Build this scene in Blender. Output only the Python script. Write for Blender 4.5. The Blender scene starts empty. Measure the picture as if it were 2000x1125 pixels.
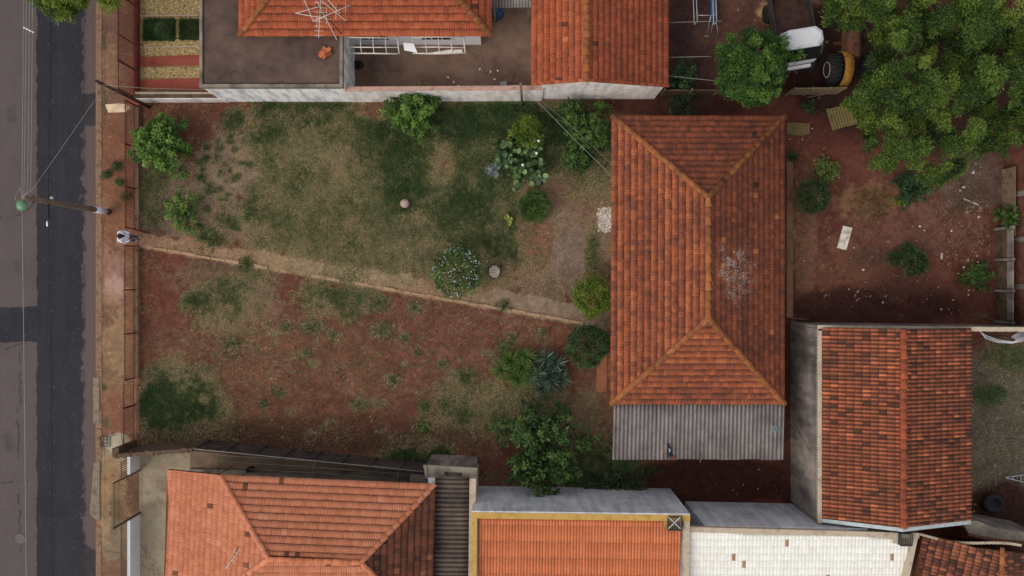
import bpy, bmesh, math, random
import numpy as np
from mathutils import Vector, Matrix
R = math.radians
random.seed(7); rng = np.random.default_rng(7)
scene = bpy.context.scene
COL = scene.collection

# ---------------------------------------------------------------- camera, world, sun, exposure
H = 34.0; F = 1400.0
cam_d = bpy.data.cameras.new("camera"); cam = bpy.data.objects.new("camera", cam_d); COL.objects.link(cam)
cam.location = (0, 0, H); cam.rotation_euler = (0, 0, 0)
cam_d.sensor_width = 36; cam_d.lens = F/2000*36; cam_d.clip_start = .5; cam_d.clip_end = 3000
scene.camera = cam
world = bpy.data.worlds.new("World"); scene.world = world; world.use_nodes = True
wn = world.node_tree; bg = wn.nodes["Background"]
sky = wn.nodes.new("ShaderNodeTexSky"); sky.sky_type = 'NISHITA'; sky.sun_disc = False
SUN_EL, SUN_AZ = R(40), R(236)      # azimuth clockwise from +Y: light comes from the lower left of the photo
sky.sun_elevation = SUN_EL; sky.sun_rotation = SUN_AZ; sky.dust_density = 4; sky.air_density = 1.0; sky.ozone_density = 1.0
cl = wn.nodes.new("ShaderNodeMix"); cl.data_type = 'RGBA'      # even cloud deck with a little of the clear sky's gradient
cl.inputs['Factor'].default_value = .72; wn.links.new(sky.outputs[0], [i for i in cl.inputs if i.type == 'RGBA'][0])
[i for i in cl.inputs if i.type == 'RGBA'][1].default_value = (6.0, 6.05, 6.3, 1)
wn.links.new([o for o in cl.outputs if o.type == 'RGBA'][0], bg.inputs[0]); bg.inputs[1].default_value = .118
sun_d = bpy.data.lights.new("sun", 'SUN'); sun = bpy.data.objects.new("sun", sun_d); COL.objects.link(sun)
sun_d.energy = 1.4; sun_d.angle = R(38); sun_d.color = (1, .95, .88)
sdir = Vector((math.sin(SUN_AZ)*math.cos(SUN_EL), math.cos(SUN_AZ)*math.cos(SUN_EL), math.sin(SUN_EL)))
sun.rotation_euler = (-sdir).to_track_quat('-Z', 'Y').to_euler(); sun.location = (0, 0, 60)
scene.view_settings.view_transform = 'Standard'; scene.view_settings.look = 'None'
scene.view_settings.gamma = 1; scene.view_settings.use_curve_mapping = False
scene.view_settings.exposure = 0.18

# ---------------------------------------------------------------- helpers
def P(px, py, z=0.0):
    """real-world point seen at photograph pixel px,py when it lies at height z"""
    k = (H-z)/F
    return Vector(((px-1000)*k, (562.5-py)*k, z))
WO = {}                       # world origin of each object
def tag(o, label=None, cat=None, group=None, kind=None):
    if label: o['label'] = label
    if cat: o['category'] = cat
    if group: o['group'] = group
    if kind: o['kind'] = kind
    return o
def empty(name, loc, label, cat, group=None):
    o = bpy.data.objects.new(name, None); COL.objects.link(o); o.location = loc
    o.empty_display_size = .2
    WO[o] = Vector(loc); return tag(o, label, cat, group)
def place(o, org, parent=None):
    COL.objects.link(o); WO[o] = Vector(org)
    if parent: o.parent = parent; o.location = Vector(org)-WO[parent]
    else: o.location = org
    return o
def fast(name, V, Fc, mat=None, parent=None, attrs=None, org=None, smooth=False, link=True):
    V = np.asarray(V, dtype=np.float64); Fc = np.asarray(Fc, dtype=np.int32)
    if org is None: org = Vector(((V[:,0].min()+V[:,0].max())/2, (V[:,1].min()+V[:,1].max())/2, V[:,2].min()))
    V = V-np.array(org)
    me = bpy.data.meshes.new(name); k = Fc.shape[1]
    me.vertices.add(len(V)); me.vertices.foreach_set('co', V.ravel())
    me.loops.add(Fc.size); me.loops.foreach_set('vertex_index', Fc.ravel())
    me.polygons.add(len(Fc)); me.polygons.foreach_set('loop_start', np.arange(0, Fc.size, k, dtype=np.int32))
    me.update(calc_edges=True)
    if smooth: me.polygons.foreach_set('use_smooth', np.ones(len(Fc), bool))
    for an, (typ, arr) in (attrs or {}).items():
        a = me.attributes.new(an, typ, 'POINT')
        a.data.foreach_set('color' if typ == 'FLOAT_COLOR' else 'value', np.asarray(arr, dtype=np.float32).ravel())
    if mat: me.materials.append(mat)
    o = bpy.data.objects.new(name, me)
    return place(o, org, parent) if link else o
class MB:
    """collects world-space geometry for ONE mesh object"""
    def __init__(s): s.v = []; s.f = []; s.sm = []
    def add(s, vs, fs, smooth=False):
        b = len(s.v); s.v += [tuple(v) for v in vs]; s.f += [tuple(b+i for i in f) for f in fs]; s.sm += [smooth]*len(fs); return s
    def prism(s, pts, z0, z1):
        """pts world xy (CCW or not), z0/z1 floats or lists"""
        n = len(pts); a = [z0]*n if not hasattr(z0, '__len__') else z0; b = [z1]*n if not hasattr(z1, '__len__') else z1
        ar = sum(pts[i][0]*pts[(i+1)%n][1]-pts[(i+1)%n][0]*pts[i][1] for i in range(n))
        idx = range(n) if ar > 0 else range(n-1, -1, -1)
        pts = [pts[i] for i in idx]; a = [a[i] for i in idx]; b = [b[i] for i in idx]
        vs = [(p[0], p[1], z) for p, z in zip(pts, a)]+[(p[0], p[1], z) for p, z in zip(pts, b)]
        fs = [tuple(range(n-1, -1, -1)), tuple(range(n, 2*n))]+[(i, (i+1)%n, n+(i+1)%n, n+i) for i in range(n)]
        return s.add(vs, fs)
    def box(s, c, size, rz=0, rx=0, ry=0):
        m = Matrix.Translation(c) @ Matrix.Rotation(rz, 4, 'Z') @ Matrix.Rotation(ry, 4, 'Y') @ Matrix.Rotation(rx, 4, 'X')
        x, y, z = [d/2 for d in size]
        vs = [m @ Vector(q) for q in ((-x,-y,-z),(x,-y,-z),(x,y,-z),(-x,y,-z),(-x,-y,z),(x,-y,z),(x,y,z),(-x,y,z))]
        return s.add(vs, [(3,2,1,0),(4,5,6,7),(0,1,5,4),(1,2,6,5),(2,3,7,6),(3,0,4,7)])
    def tube(s, pts, r, n=6, cap=True):
        pts = [Vector(p) for p in pts]; rs = r if hasattr(r, '__len__') else [r]*len(pts); vs = []; fs = []
        for i, p in enumerate(pts):
            d = (pts[min(i+1, len(pts)-1)]-pts[max(i-1, 0)]).normalized()
            a = d.orthogonal().normalized() if i == 0 else (a-d*a.dot(d)).normalized()
            b = d.cross(a)
            for k in range(n):
                t = 2*math.pi*k/n; vs.append(p+(a*math.cos(t)+b*math.sin(t))*rs[i])
        for i in range(len(pts)-1):
            for k in range(n): fs.append((i*n+k, i*n+(k+1)%n, (i+1)*n+(k+1)%n, (i+1)*n+k))
        if cap: fs += [tuple(range(n-1, -1, -1)), tuple(range((len(pts)-1)*n, len(pts)*n))]
        return s.add(vs, fs, True)
    def lathe(s, c, prof, n=20, axis='Z', squash=(1,1,1), rz=0):
        vs = []; fs = []; m = len(prof)
        rot = Matrix.Rotation(rz, 4, 'Z') @ (Matrix() if axis == 'Z' else (Matrix.Rotation(R(90), 4, 'Y') if axis == 'X' else Matrix.Rotation(R(-90), 4, 'X')))
        for r, z in prof:
            for k in range(n):
                t = 2*math.pi*k/n; q = rot @ Vector((r*math.cos(t)*squash[0], r*math.sin(t)*squash[1], z*squash[2])); vs.append(Vector(c)+q)
        for i in range(m-1):
            for k in range(n): fs.append((i*n+k, i*n+(k+1)%n, (i+1)*n+(k+1)%n, (i+1)*n+k))
        fs += [tuple(range(n-1, -1, -1)), tuple(range((m-1)*n, m*n))]
        return s.add(vs, fs, True)
    def build(s, name, mat, parent=None, org=None, bevel=0):
        V = np.array(s.v)
        if org is None: org = Vector(((V[:,0].min()+V[:,0].max())/2, (V[:,1].min()+V[:,1].max())/2, V[:,2].min()))
        me = bpy.data.meshes.new(name); me.from_pydata((V-np.array(org)).tolist(), [], s.f); me.update()
        me.polygons.foreach_set('use_smooth', s.sm)
        if mat: me.materials.append(mat)
        o = bpy.data.objects.new(name, me)
        if bevel:
            b = o.modifiers.new('bevel', 'BEVEL'); b.width = bevel; b.segments = 2; b.limit_method = 'ANGLE'
        return place(o, org, parent)
def XY(pl, z=0): return [P(x, y, z).xy for x, y in pl]
def rowwall(mb, A, B, t, z0, z1):
    """upright slab from A to B (world xy), thickness t to its left"""
    A = Vector(A[:2]); B = Vector(B[:2]); d = (B-A).normalized(); n = Vector((-d.y, d.x))*t
    return mb.prism([A, B, B+n, A+n], z0, z1)

# numpy value noise
_L = rng.random((256, 256))
def vn(x, y, s, seed=0):
    x = x/s+seed*17.37; y = y/s+seed*9.71
    xi = np.floor(x).astype(int); yi = np.floor(y).astype(int); fx = x-xi; fy = y-yi
    fx = fx*fx*(3-2*fx); fy = fy*fy*(3-2*fy)
    a = _L[xi%256, yi%256]; b = _L[(xi+1)%256, yi%256]; c = _L[xi%256, (yi+1)%256]; d = _L[(xi+1)%256, (yi+1)%256]
    return (a*(1-fx)+b*fx)*(1-fy)+(c*(1-fx)+d*fx)*fy
def fbm(x, y, s, seed=0, o=4):
    t = 0; w = 0; a = 1
    for i in range(o): t = t+a*vn(x, y, s/2**i, seed+i*3); w += a; a *= .62
    return t/w
def srgb(*c): return tuple((v/255/12.92 if v/255 <= .04045 else ((v/255+.055)/1.055)**2.4) for v in c)
def C(*c): return np.array(srgb(*c))

# ---------------------------------------------------------------- materials
class N:
    def __init__(s, name):
        s.m = bpy.data.materials.new(name); s.m.use_nodes = True; s.t = s.m.node_tree; s.p = s.t.nodes["Principled BSDF"]
        s.geo = s.t.nodes.new("ShaderNodeNewGeometry")
    def n(s, typ, **k):
        o = s.t.nodes.new(typ)
        for a, b in k.items(): setattr(o, a, b)
        return o
    def l(s, a, b): s.t.links.new(a, b)
    def noise(s, scale, detail=5, rough=.6, stretch=None, vec=None, dist=0):
        q = s.n("ShaderNodeTexNoise"); q.inputs['Scale'].default_value = scale; q.inputs['Detail'].default_value = detail
        q.inputs['Roughness'].default_value = rough; q.inputs['Distortion'].default_value = dist
        v = vec or s.geo.outputs['Position']
        if stretch:
            mp = s.n("ShaderNodeMapping"); mp.inputs['Scale'].default_value = stretch; s.l(v, mp.inputs[0]); v = mp.outputs[0]
        s.l(v, q.inputs['Vector']); return q.outputs['Fac']
    def ramp(s, fac, stops):
        r = s.n("ShaderNodeValToRGB"); e = r.color_ramp.elements
        while len(e) < len(stops): e.new(.5)
        for i, (p_, c) in enumerate(stops):
            e[i].position = p_; e[i].color = (c, c, c, 1) if not hasattr(c, '__len__') else (*c[:3], 1)
        s.l(fac, r.inputs[0]); return r.outputs[0]
    def mix(s, fac, a, b, mode='MIX'):
        q = s.n("ShaderNodeMix", data_type='RGBA', blend_type=mode)
        for sock, v in ((q.inputs['Factor'], fac), (q.inputs['A'], a), (q.inputs['B'], b)):
            if isinstance(v, (int, float)): sock.default_value = v if sock.type == 'VALUE' else (v, v, v, 1)
            elif isinstance(v, tuple) or isinstance(v, np.ndarray): sock.default_value = (*v[:3], 1)
            else: s.l(v, sock)
        # pick colour output
        return [o for o in q.outputs if o.type == 'RGBA'][0]
    def math(s, op, a, b=0.0):
        q = s.n("ShaderNodeMath", operation=op)
        for i, v in enumerate((a, b)):
            if isinstance(v, (int, float)): q.inputs[i].default_value = v
            else: s.l(v, q.inputs[i])
        return q.outputs[0]
    def attr(s, name, obj=False):
        q = s.n("ShaderNodeAttribute", attribute_name=name, attribute_type='OBJECT' if obj else 'GEOMETRY'); return q
    def bump(s, h, strength=.4, dist=.02):
        b = s.n("ShaderNodeBump"); b.inputs['Strength'].default_value = strength; b.inputs['Distance'].default_value = dist
        s.l(h, b.inputs['Height']); s.l(b.outputs[0], s.p.inputs['Normal'])
    def out(s, col, rough=.9, spec=.25, metal=0):
        s.l(col, s.p.inputs['Base Color']); s.p.inputs['Roughness'].default_value = rough
        s.p.inputs['Specular IOR Level'].default_value = spec; s.p.inputs['Metallic'].default_value = metal
        return s.m
def mottled(name, c1, c2, c3=None, scale=1.2, rough=.9, fine=30, fa=.35, bump=.35, bd=.01, streak=None, spec=.2, metal=0, cracks=0, groove=0):
    q = N(name); a = q.noise(scale, 6, .65)
    st = [(.32, c1), (.52, c2), (.7, c3 if c3 is not None else c2)]
    col = q.ramp(a, st)
    fn = q.noise(fine, 4, .7)
    col = q.mix(1.0, col, q.ramp(fn, [(.25, 1-fa), (.75, 1+fa)]), 'MULTIPLY')
    if streak is not None:
        sc, amt, dc = streak
        sn = q.noise(1, 5, .6, stretch=sc); col = q.mix(q.ramp(sn, [(.42, 0.0), (.68, amt)]), col, dc)
    if groove: col = q.mix(q.math('MULTIPLY', q.ramp(q.attr('gv').outputs['Fac'], [(.3, 0.0), (.9, 1.0)]), groove), col, (.03, .025, .022))  # wave lows darkened: corrugation shading put into the colour
    if cracks:
        v = q.n("ShaderNodeTexVoronoi", feature='DISTANCE_TO_EDGE'); v.inputs['Scale'].default_value = cracks
        nz = q.n("ShaderNodeTexNoise"); nz.inputs['Scale'].default_value = 1.5; q.l(q.geo.outputs['Position'], nz.inputs['Vector'])
        vv = q.n("ShaderNodeVectorMath", operation='ADD'); q.l(q.geo.outputs['Position'], vv.inputs[0]); q.l(nz.outputs['Color'], vv.inputs[1])
        q.l(vv.outputs[0], v.inputs['Vector'])
        col = q.mix(q.ramp(v.outputs['Distance'], [(.003, .35), (.012, 0.0)]), col, (.02, .015, .012))
    q.bump(fn, bump, bd)
    return q.out(col, rough, spec, metal)
def plain(name, c, rough=.6, metal=0, spec=.4, var=.2):
    return mottled(name, tuple(np.array(c)*(1-var)), c, tuple(np.minimum(np.array(c)*(1+var), .9)), scale=4, rough=rough, fine=60, fa=var*.6, bump=.1, spec=spec, metal=metal)
def ground_mat(name, amp=.35, bump=.6, rough=.95, sc=14):
    q = N(name); at = q.attr('Col'); fn = q.noise(sc, 8, .78); f2 = q.noise(45, 4, .8)
    col = q.mix(1.0, at.outputs['Color'], q.ramp(fn, [(.3, 1-amp), (.7, 1+amp)]), 'MULTIPLY')
    col = q.mix(1.0, col, q.ramp(f2, [(.25, .72), (.75, 1.28)]), 'MULTIPLY')
    q.bump(fn, bump, .03); return q.out(col, rough, .12)
def tile_mat(name, stops, dark=(.05, .018, .012), tvdark=.55, stain=.35, lichen=None, rough=.85, groove=.6, gap=.75):
    """tint per tile (object property on single tiles, vertex value on the joined ones); moss and soot as wear"""
    q = N(name)
    t = q.math('ADD', q.attr('tint_v').outputs['Fac'], q.attr('tint', True).outputs['Fac'])
    big = q.noise(.55, 4, .6); t = q.math('ADD', t, q.math('MULTIPLY', q.math('SUBTRACT', big, .5), .45))
    sm = q.noise(9, 5, .7); t = q.math('ADD', t, q.math('MULTIPLY', q.math('SUBTRACT', sm, .5), .7))
    f2 = q.noise(21, 3, .8); t = q.math('ADD', t, q.math('MULTIPLY', q.math('SUBTRACT', f2, .5), .8))
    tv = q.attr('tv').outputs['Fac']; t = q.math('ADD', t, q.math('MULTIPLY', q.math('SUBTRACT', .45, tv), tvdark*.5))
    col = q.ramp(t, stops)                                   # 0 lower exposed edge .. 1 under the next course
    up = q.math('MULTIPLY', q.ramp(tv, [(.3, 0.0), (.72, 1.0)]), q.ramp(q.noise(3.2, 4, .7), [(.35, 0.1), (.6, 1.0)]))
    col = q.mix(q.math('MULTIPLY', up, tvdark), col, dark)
    col = q.mix(q.math('MULTIPLY', q.ramp(q.attr('gv').outputs['Fac'], [(.45, 0.0), (1, 1.0)]), groove), col, (.04, .02, .015))  # flute lows darkened, their shade put into the colour
    col = q.mix(q.math('MULTIPLY', q.ramp(tv, [(.84, 0.0), (.95, 1.0)]), gap), col, (.02, .01, .008))  # dark joint plus lip shadow, painted under the next course
    dk = q.ramp(q.noise(1.7, 6, .72), [(.5, 0.0), (.72, stain)])
    col = q.mix(dk, col, (.035, .025, .018))
    col = q.mix(1.0, col, q.ramp(q.noise(38, 3, .7), [(.25, .74), (.75, 1.28)]), 'MULTIPLY')
    if lichen:
        (cx, cy, cz), rad, lc = lichen
        vs = q.n("ShaderNodeVectorMath", operation='SUBTRACT'); q.l(q.geo.outputs['Position'], vs.inputs[0]); vs.inputs[1].default_value = (cx, cy, cz)
        ln = q.n("ShaderNodeVectorMath", operation='LENGTH'); q.l(vs.outputs[0], ln.inputs[0])
        m = q.math('MULTIPLY', q.ramp(q.math('DIVIDE', ln.outputs['Value'], rad), [(.25, 1.0), (1, 0.0)]), 1)
        th = q.math('ADD', q.math('ADD', q.noise(15, 5, .75), q.math('MULTIPLY', q.math('SUBTRACT', q.noise(2.2, 3, .6), .5), .55)), q.math('MULTIPLY', m, .15))
        mm = q.math('MULTIPLY', q.ramp(th, [(.665, 0.0), (.7, 1.0)]), q.ramp(m, [(0, 0.0), (.2, 1.0)]))
        col = q.mix(q.math('MULTIPLY', mm, .6), col, lc)
    q.bump(q.noise(60, 3, .6), .25, .005)
    return q.out(col, rough, .2)
def leaf_mat(name, c1, c2, c3, trans=.3, rough=.55):
    q = N(name); at = q.attr('lt'); col = q.ramp(at.outputs['Fac'], [(0, c1), (.5, c2), (1, c3)])
    q.out(col, rough, .3)
    tr = q.n("ShaderNodeBsdfTranslucent"); q.l(col, tr.inputs[0]); mx = q.n("ShaderNodeMixShader"); mx.inputs[0].default_value = trans
    q.l(q.p.outputs[0], mx.inputs[1]); q.l(tr.outputs[0], mx.inputs[2]); q.l(mx.outputs[0], q.t.nodes['Material Output'].inputs[0])
    return q.m

m_ground = ground_mat('soil', .3, .7, sc=11)
m_road = ground_mat('asphalt', .14, .25, .88, sc=22)
m_pave = ground_mat('dusty_paving', .2, .4, sc=7)
m_grass = leaf_mat('grass_blades', srgb(52,82,44), srgb(110,118,74), srgb(188,168,130), .38, .8)
m_kerb = mottled('kerb_concrete', srgb(96,76,60), srgb(138,110,86), srgb(116,102,86), 3, fa=.5)
m_kerbgrey = mottled('grey_kerb_concrete', srgb(104,92,78), srgb(138,124,106), srgb(112,100,84), 2.5)
m_conc = mottled('weathered_concrete', srgb(96,88,78), srgb(134,124,110), srgb(150,140,126), 1.3)
m_drive = mottled('driveway_concrete', srgb(132,114,90), srgb(172,156,132), srgb(150,132,108), .8, cracks=.32)
m_patio = mottled('patio_concrete', srgb(92,72,62), srgb(122,98,84), srgb(136,112,96), .55, fa=.2, cracks=.3)
m_corr = mottled('passage_concrete', srgb(112,92,76), srgb(142,120,100), srgb(156,134,114), .9)
m_slab = mottled('roof_slab_brown', srgb(60,50,48), srgb(92,74,66), srgb(110,88,74), .8, fa=.3)
m_white = mottled('whitewash', srgb(220,218,216), srgb(242,240,238), srgb(232,228,224), 1.4, streak=((4, 4, .7), .7, srgb(136,138,148)))
m_whitepink = mottled('stained_whitewash', srgb(208,198,190), srgb(238,232,228), srgb(222,210,202), 1.4, streak=((3, 3, .6), .5, srgb(150,130,120)))
m_greywall = mottled('grey_render', srgb(178,178,182), srgb(204,204,208), srgb(216,216,218), 1.1, streak=((3.5, 3.5, .45), .6, srgb(140,138,142)))
m_oldwall = mottled('mouldy_render', srgb(92,86,82), srgb(134,124,118), srgb(166,152,142), .8, streak=((2.6, 2.6, .5), .75, srgb(66,60,58)))
m_darkpanel = mottled('mouldy_precast', srgb(48,42,40), srgb(70,60,56), srgb(92,78,68), 2.5)
m_brownwall = mottled('brown_dirty_wall', srgb(58,44,36), srgb(92,74,60), srgb(112,92,76), 2)
m_yellow = mottled('ochre_paint', srgb(158,124,62), srgb(190,152,82), srgb(172,136,72), 2, fa=.12)
m_beige = mottled('beige_plaster', srgb(150,132,112), srgb(186,170,148), srgb(168,150,128), 2, fa=.15)
m_brick = mottled('red_brick', srgb(82,52,44), srgb(112,68,54), srgb(104,84,74), 3)
m_redsteel = plain('red_oxide_steel', srgb(96,40,34), .6)
m_darksteel = plain('dark_steel', srgb(50,48,46), .6)
m_olivesteel = plain('olive_steel', srgb(84,80,62), .6)
m_whitesteel = plain('white_painted_steel', srgb(210,204,194), .5)
m_galv = plain('galvanised_steel', srgb(165,170,176), .4, .4)
m_wood = mottled('grey_wood', srgb(84,70,58), srgb(122,104,84), srgb(104,88,72), 3)
m_wooddark = mottled('dark_pole_wood', srgb(44,36,32), srgb(70,56,48), srgb(86,70,58), 3)
m_pole = mottled('brown_pole', srgb(86,72,62), srgb(118,100,86), srgb(102,86,74), 2.5)
m_bark = mottled('bark', srgb(52,42,34), srgb(80,66,54), srgb(68,56,46), 6)
m_wire = plain('pale_wire', srgb(138,134,126), .6)
m_wiredark = plain('black_cable', srgb(22,22,24), .6)
m_green = plain('green_glass', srgb(96,140,104), .35)
m_white2 = plain('white_paint', srgb(226,226,228), .5, var=.06)
m_rubber = plain('black_rubber', srgb(24,23,23), .8)
m_rust = mottled('rusty_steel', srgb(58,38,30), srgb(92,60,42), srgb(74,56,46), 4)
m_yellowmach = mottled('yellow_machine_paint', srgb(96,66,28), srgb(150,108,40), srgb(78,50,30), 4)
m_glass = plain('dark_glass', srgb(24,32,34), .15, spec=.6)
m_blue = plain('blue_plastic', srgb(36,84,122), .5)
m_stone = mottled('pale_stone', srgb(170,164,156), srgb(210,204,196), srgb(190,180,170), 8)
m_gravel = leaf_mat('gravel_stones', srgb(128,104,66), srgb(172,146,96), srgb(206,186,142), 0, .9)
m_redfloor = mottled('red_cement', srgb(120,58,48), srgb(148,76,62), srgb(134,66,54), 1.2, fa=.15)
m_gardenbed = mottled('garden_ground', srgb(110,90,58), srgb(138,114,72), None, 3)
m_corrug = mottled('fibre_cement', srgb(106,98,96), srgb(134,125,122), srgb(150,140,136), 1.0, fa=.3, streak=((5, .5, 5), .5, srgb(94,84,78)), groove=.6)
m_corrugdark = mottled('dark_fibre_cement', srgb(72,60,54), srgb(104,90,80), srgb(122,106,96), 1.0, fa=.3, groove=.8)
m_skin = plain('skin', srgb(140,96,74), .6); m_shirt = plain('white_cotton', srgb(222,222,232), .9, var=.05)
m_jeans = mottled('blue_denim', srgb(44,58,82), srgb(70,88,118), srgb(56,72,98), 6); m_hat = plain('dark_cloth', srgb(20,24,34), .9)

# ---------------------------------------------------------------- ground painting (base colours of soil, grass, paving, plus shade painted beside walls)
RED = C(106,64,53); RED2 = C(100,56,46); MAR = C(84,50,43); MAUVE = C(122,96,82); OLIVE = C(110,108,72); GREEN = C(78,92,56); DGREEN = C(58,78,46)
STRAW = C(162,146,108); TAN = C(152,116,86); GREY = C(110,98,86)
# (cx, cy, rx, ry, colour, strength, edge raggedness, grass 0..1)
YB = [
 # lot, upper half
 (860,360,420,210,OLIVE,.95,.5,.9),(380,250,110,60,RED,.9,.8,.1),(330,300,60,90,RED2,.6,.8,.1),(450,340,75,85,C(126,106,92),.85,1.1,.4),(330,400,70,60,GREY,.6,.8,.5),
 (300,360,30,70,C(78,82,56),.7,.7,.7),(470,430,70,45,MAUVE,.8,.8,.4),(600,250,120,45,GREEN,.65,1,1),(640,205,110,14,DGREEN,.7,.7,1),(530,300,40,60,GREEN,.5,1,1),(495,395,30,45,GREEN,.7,.7,1),
 (640,375,135,120,STRAW,.85,.9,1),(600,420,110,80,C(112,104,64),.7,.8,1),(720,490,170,60,C(114,100,70),.75,.8,1),(690,330,60,60,C(132,116,88),.55,.8,1),
 (780,340,60,120,GREEN,.8,.8,1),(760,280,90,40,C(70,78,52),.6,.8,1),(862,310,26,50,C(112,88,62),.6,1,.4),(872,325,22,16,RED,.7,.9,.1),(735,216,40,20,RED,.85,.8,.1),
 (960,235,200,42,DGREEN,.85,.7,1),(930,330,50,100,C(68,76,48),.7,.8,1),(880,430,110,60,C(74,82,50),.7,.8,1),(1010,480,60,50,C(76,80,50),.75,.8,1),(1080,300,60,80,DGREEN,.55,.8,1),
 (790,450,60,50,C(110,94,76),.6,.9,.8),(790,510,70,30,C(104,90,76),.6,.9,.8),
 (1110,440,75,110,MAUVE,.85,.7,.25),(1130,370,60,60,C(116,86,70),.8,.8,.15),(1060,450,24,60,C(120,72,58),.6,.9,.1),(1115,500,30,80,C(118,100,94),.6,.7,.1),(1060,560,80,30,C(112,92,78),.7,.8,.4),
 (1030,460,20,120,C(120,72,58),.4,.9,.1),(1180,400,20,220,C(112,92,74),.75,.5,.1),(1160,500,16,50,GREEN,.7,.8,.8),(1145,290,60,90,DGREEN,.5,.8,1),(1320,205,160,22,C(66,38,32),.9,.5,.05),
 # lot, lower half
 (700,740,460,180,RED,.9,.5,.14),(460,540,120,40,C(112,80,68),.7,.9,.35),(440,600,70,55,C(84,92,60),.75,1,.9),(470,570,60,40,C(84,84,56),.6,.9,.8),(650,580,80,34,C(80,90,58),.75,1,.9),(520,590,40,40,MAUVE,.5,.9,.3),
 (345,800,100,82,DGREEN,1,.6,1),(330,730,60,24,C(84,84,60),.7,.9,.7),(400,740,24,40,DGREEN,.8,.8,1),(380,850,70,20,DGREEN,.8,.7,1),(290,650,24,60,C(108,66,54),.6,.9,.1),
 (560,700,200,90,C(114,76,60),.5,1.2,.3),(960,800,80,60,C(84,90,58),.7,1,1),(870,830,60,34,C(92,72,54),.7,.9,.6),(1030,780,60,40,C(98,90,64),.7,.8,.8),(1150,800,60,50,C(122,102,80),.75,.9,.5),
 (810,880,70,34,DGREEN,.9,.7,1),(880,770,60,30,C(84,78,54),.5,1.1,.7),(1070,780,60,24,C(66,74,46),.5,.9,.8),(1160,930,90,60,DGREEN,.75,.8,1),(1210,900,40,60,DGREEN,.8,.7,1),(950,940,60,20,C(96,70,58),.7,.8,.2),
 (600,850,330,36,C(78,46,38),.75,.5,.2),(1400,940,150,50,C(58,32,26),.95,.3,.02),(1130,700,60,60,C(104,62,50),.8,.7,.1),(1185,700,20,120,C(120,78,58),.7,.5,.05),  # dark blobs by the precast wall and behind the lean-to are painted shade
]
TUFTS = []
for (x, y, r) in [(745,645,18),(914,733,16),(455,671,18),(649,655,9),(866,712,9),(768,744,11),(545,768,11),(447,432,14),(700,790,10),(826,834,14),(985,681,16),(870,790,16),(830,795,12),(740,590,16),
                  (410,470,26),(455,235,20),(520,210,22),(515,790,9),(815,690,7),(600,690,9),(560,640,10),(900,815,18),(480,515,14),(860,895,20),(1160,890,20),(380,590,20),(610,640,18),(690,610,18),(790,660,8),(810,600,10),(1000,660,10),(1060,650,9)]:
    TUFTS.append((x, y, r)); YB.append((x, y, r*1.2, r, C(70,84,52), .55, 1.15, .9))
for _k in range(46): YB.append((random.uniform(385,505), random.uniform(265,450), random.uniform(5,10), random.uniform(4,8), C(72,82,58), .75, .8, .9))
for _k in range(60): YB.append((random.uniform(290,1100), random.uniform(560,860), random.uniform(5,14), random.uniform(4,10), C(84,84,58), .5, 1.3, .8))
YB += [
 # right yard
 (1740,480,260,170,C(98,60,49),.95,.4,.03),(1640,540,120,70,C(112,74,58),.7,.9,.02),(1750,440,100,60,C(106,72,60),.6,.9,.02),(1860,420,80,80,C(100,74,62),.5,1,.05),(1900,350,70,60,C(88,74,66),.8,.8,.1),(1570,450,24,150,C(118,88,68),.6,.6,.05),
 (1700,600,200,40,C(62,36,31),.9,.5,.02),(1760,560,60,30,C(78,50,42),.7,.9,.1),(1700,500,40,20,C(80,62,50),.7,.9,.4),(1640,230,120,60,C(92,52,44),.9,.6,.05),(1600,120,160,80,C(50,29,25),.95,.4,.02),(1700,395,60,36,C(120,94,66),.6,1,.15),  # first dark blob is the right house wall's shadow painted on soil
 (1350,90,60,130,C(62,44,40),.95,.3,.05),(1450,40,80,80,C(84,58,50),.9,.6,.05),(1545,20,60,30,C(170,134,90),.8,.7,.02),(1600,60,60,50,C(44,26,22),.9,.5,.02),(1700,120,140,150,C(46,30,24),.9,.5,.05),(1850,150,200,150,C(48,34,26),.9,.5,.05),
 # far right low yard
 (1950,830,80,180,C(84,76,66),1,.3,.3),(1970,700,50,30,C(80,82,56),.8,.9,.9),(1930,770,30,20,C(64,74,48),.8,.9,.8),(1960,870,40,50,C(80,72,62),.8,.6,.2),(1960,1000,70,60,C(52,32,26),1,.3,.02),(1540,820,16,260,C(70,42,34),.9,.3,.02),
]
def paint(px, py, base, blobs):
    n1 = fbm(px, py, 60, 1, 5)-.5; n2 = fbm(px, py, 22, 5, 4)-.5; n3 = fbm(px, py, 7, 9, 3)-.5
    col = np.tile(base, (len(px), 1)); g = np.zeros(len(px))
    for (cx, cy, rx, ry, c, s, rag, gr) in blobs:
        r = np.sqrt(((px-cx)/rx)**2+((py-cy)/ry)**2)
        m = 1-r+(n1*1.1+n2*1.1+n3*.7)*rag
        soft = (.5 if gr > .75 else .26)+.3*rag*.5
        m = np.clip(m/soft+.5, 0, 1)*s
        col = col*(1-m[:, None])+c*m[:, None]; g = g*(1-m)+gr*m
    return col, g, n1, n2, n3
def path_mask(px, py, n2):
    up = 452+(px-280)*(600-452)/(1190-280); lo = 486+(px-280)*(638-486)/(1140-280)
    m = np.clip((py-up+n2*26)/5, 0, 1)*np.clip((lo-py+n2*5)/2, 0, 1)*(px < 1192)
    return m, lo-py
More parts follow.
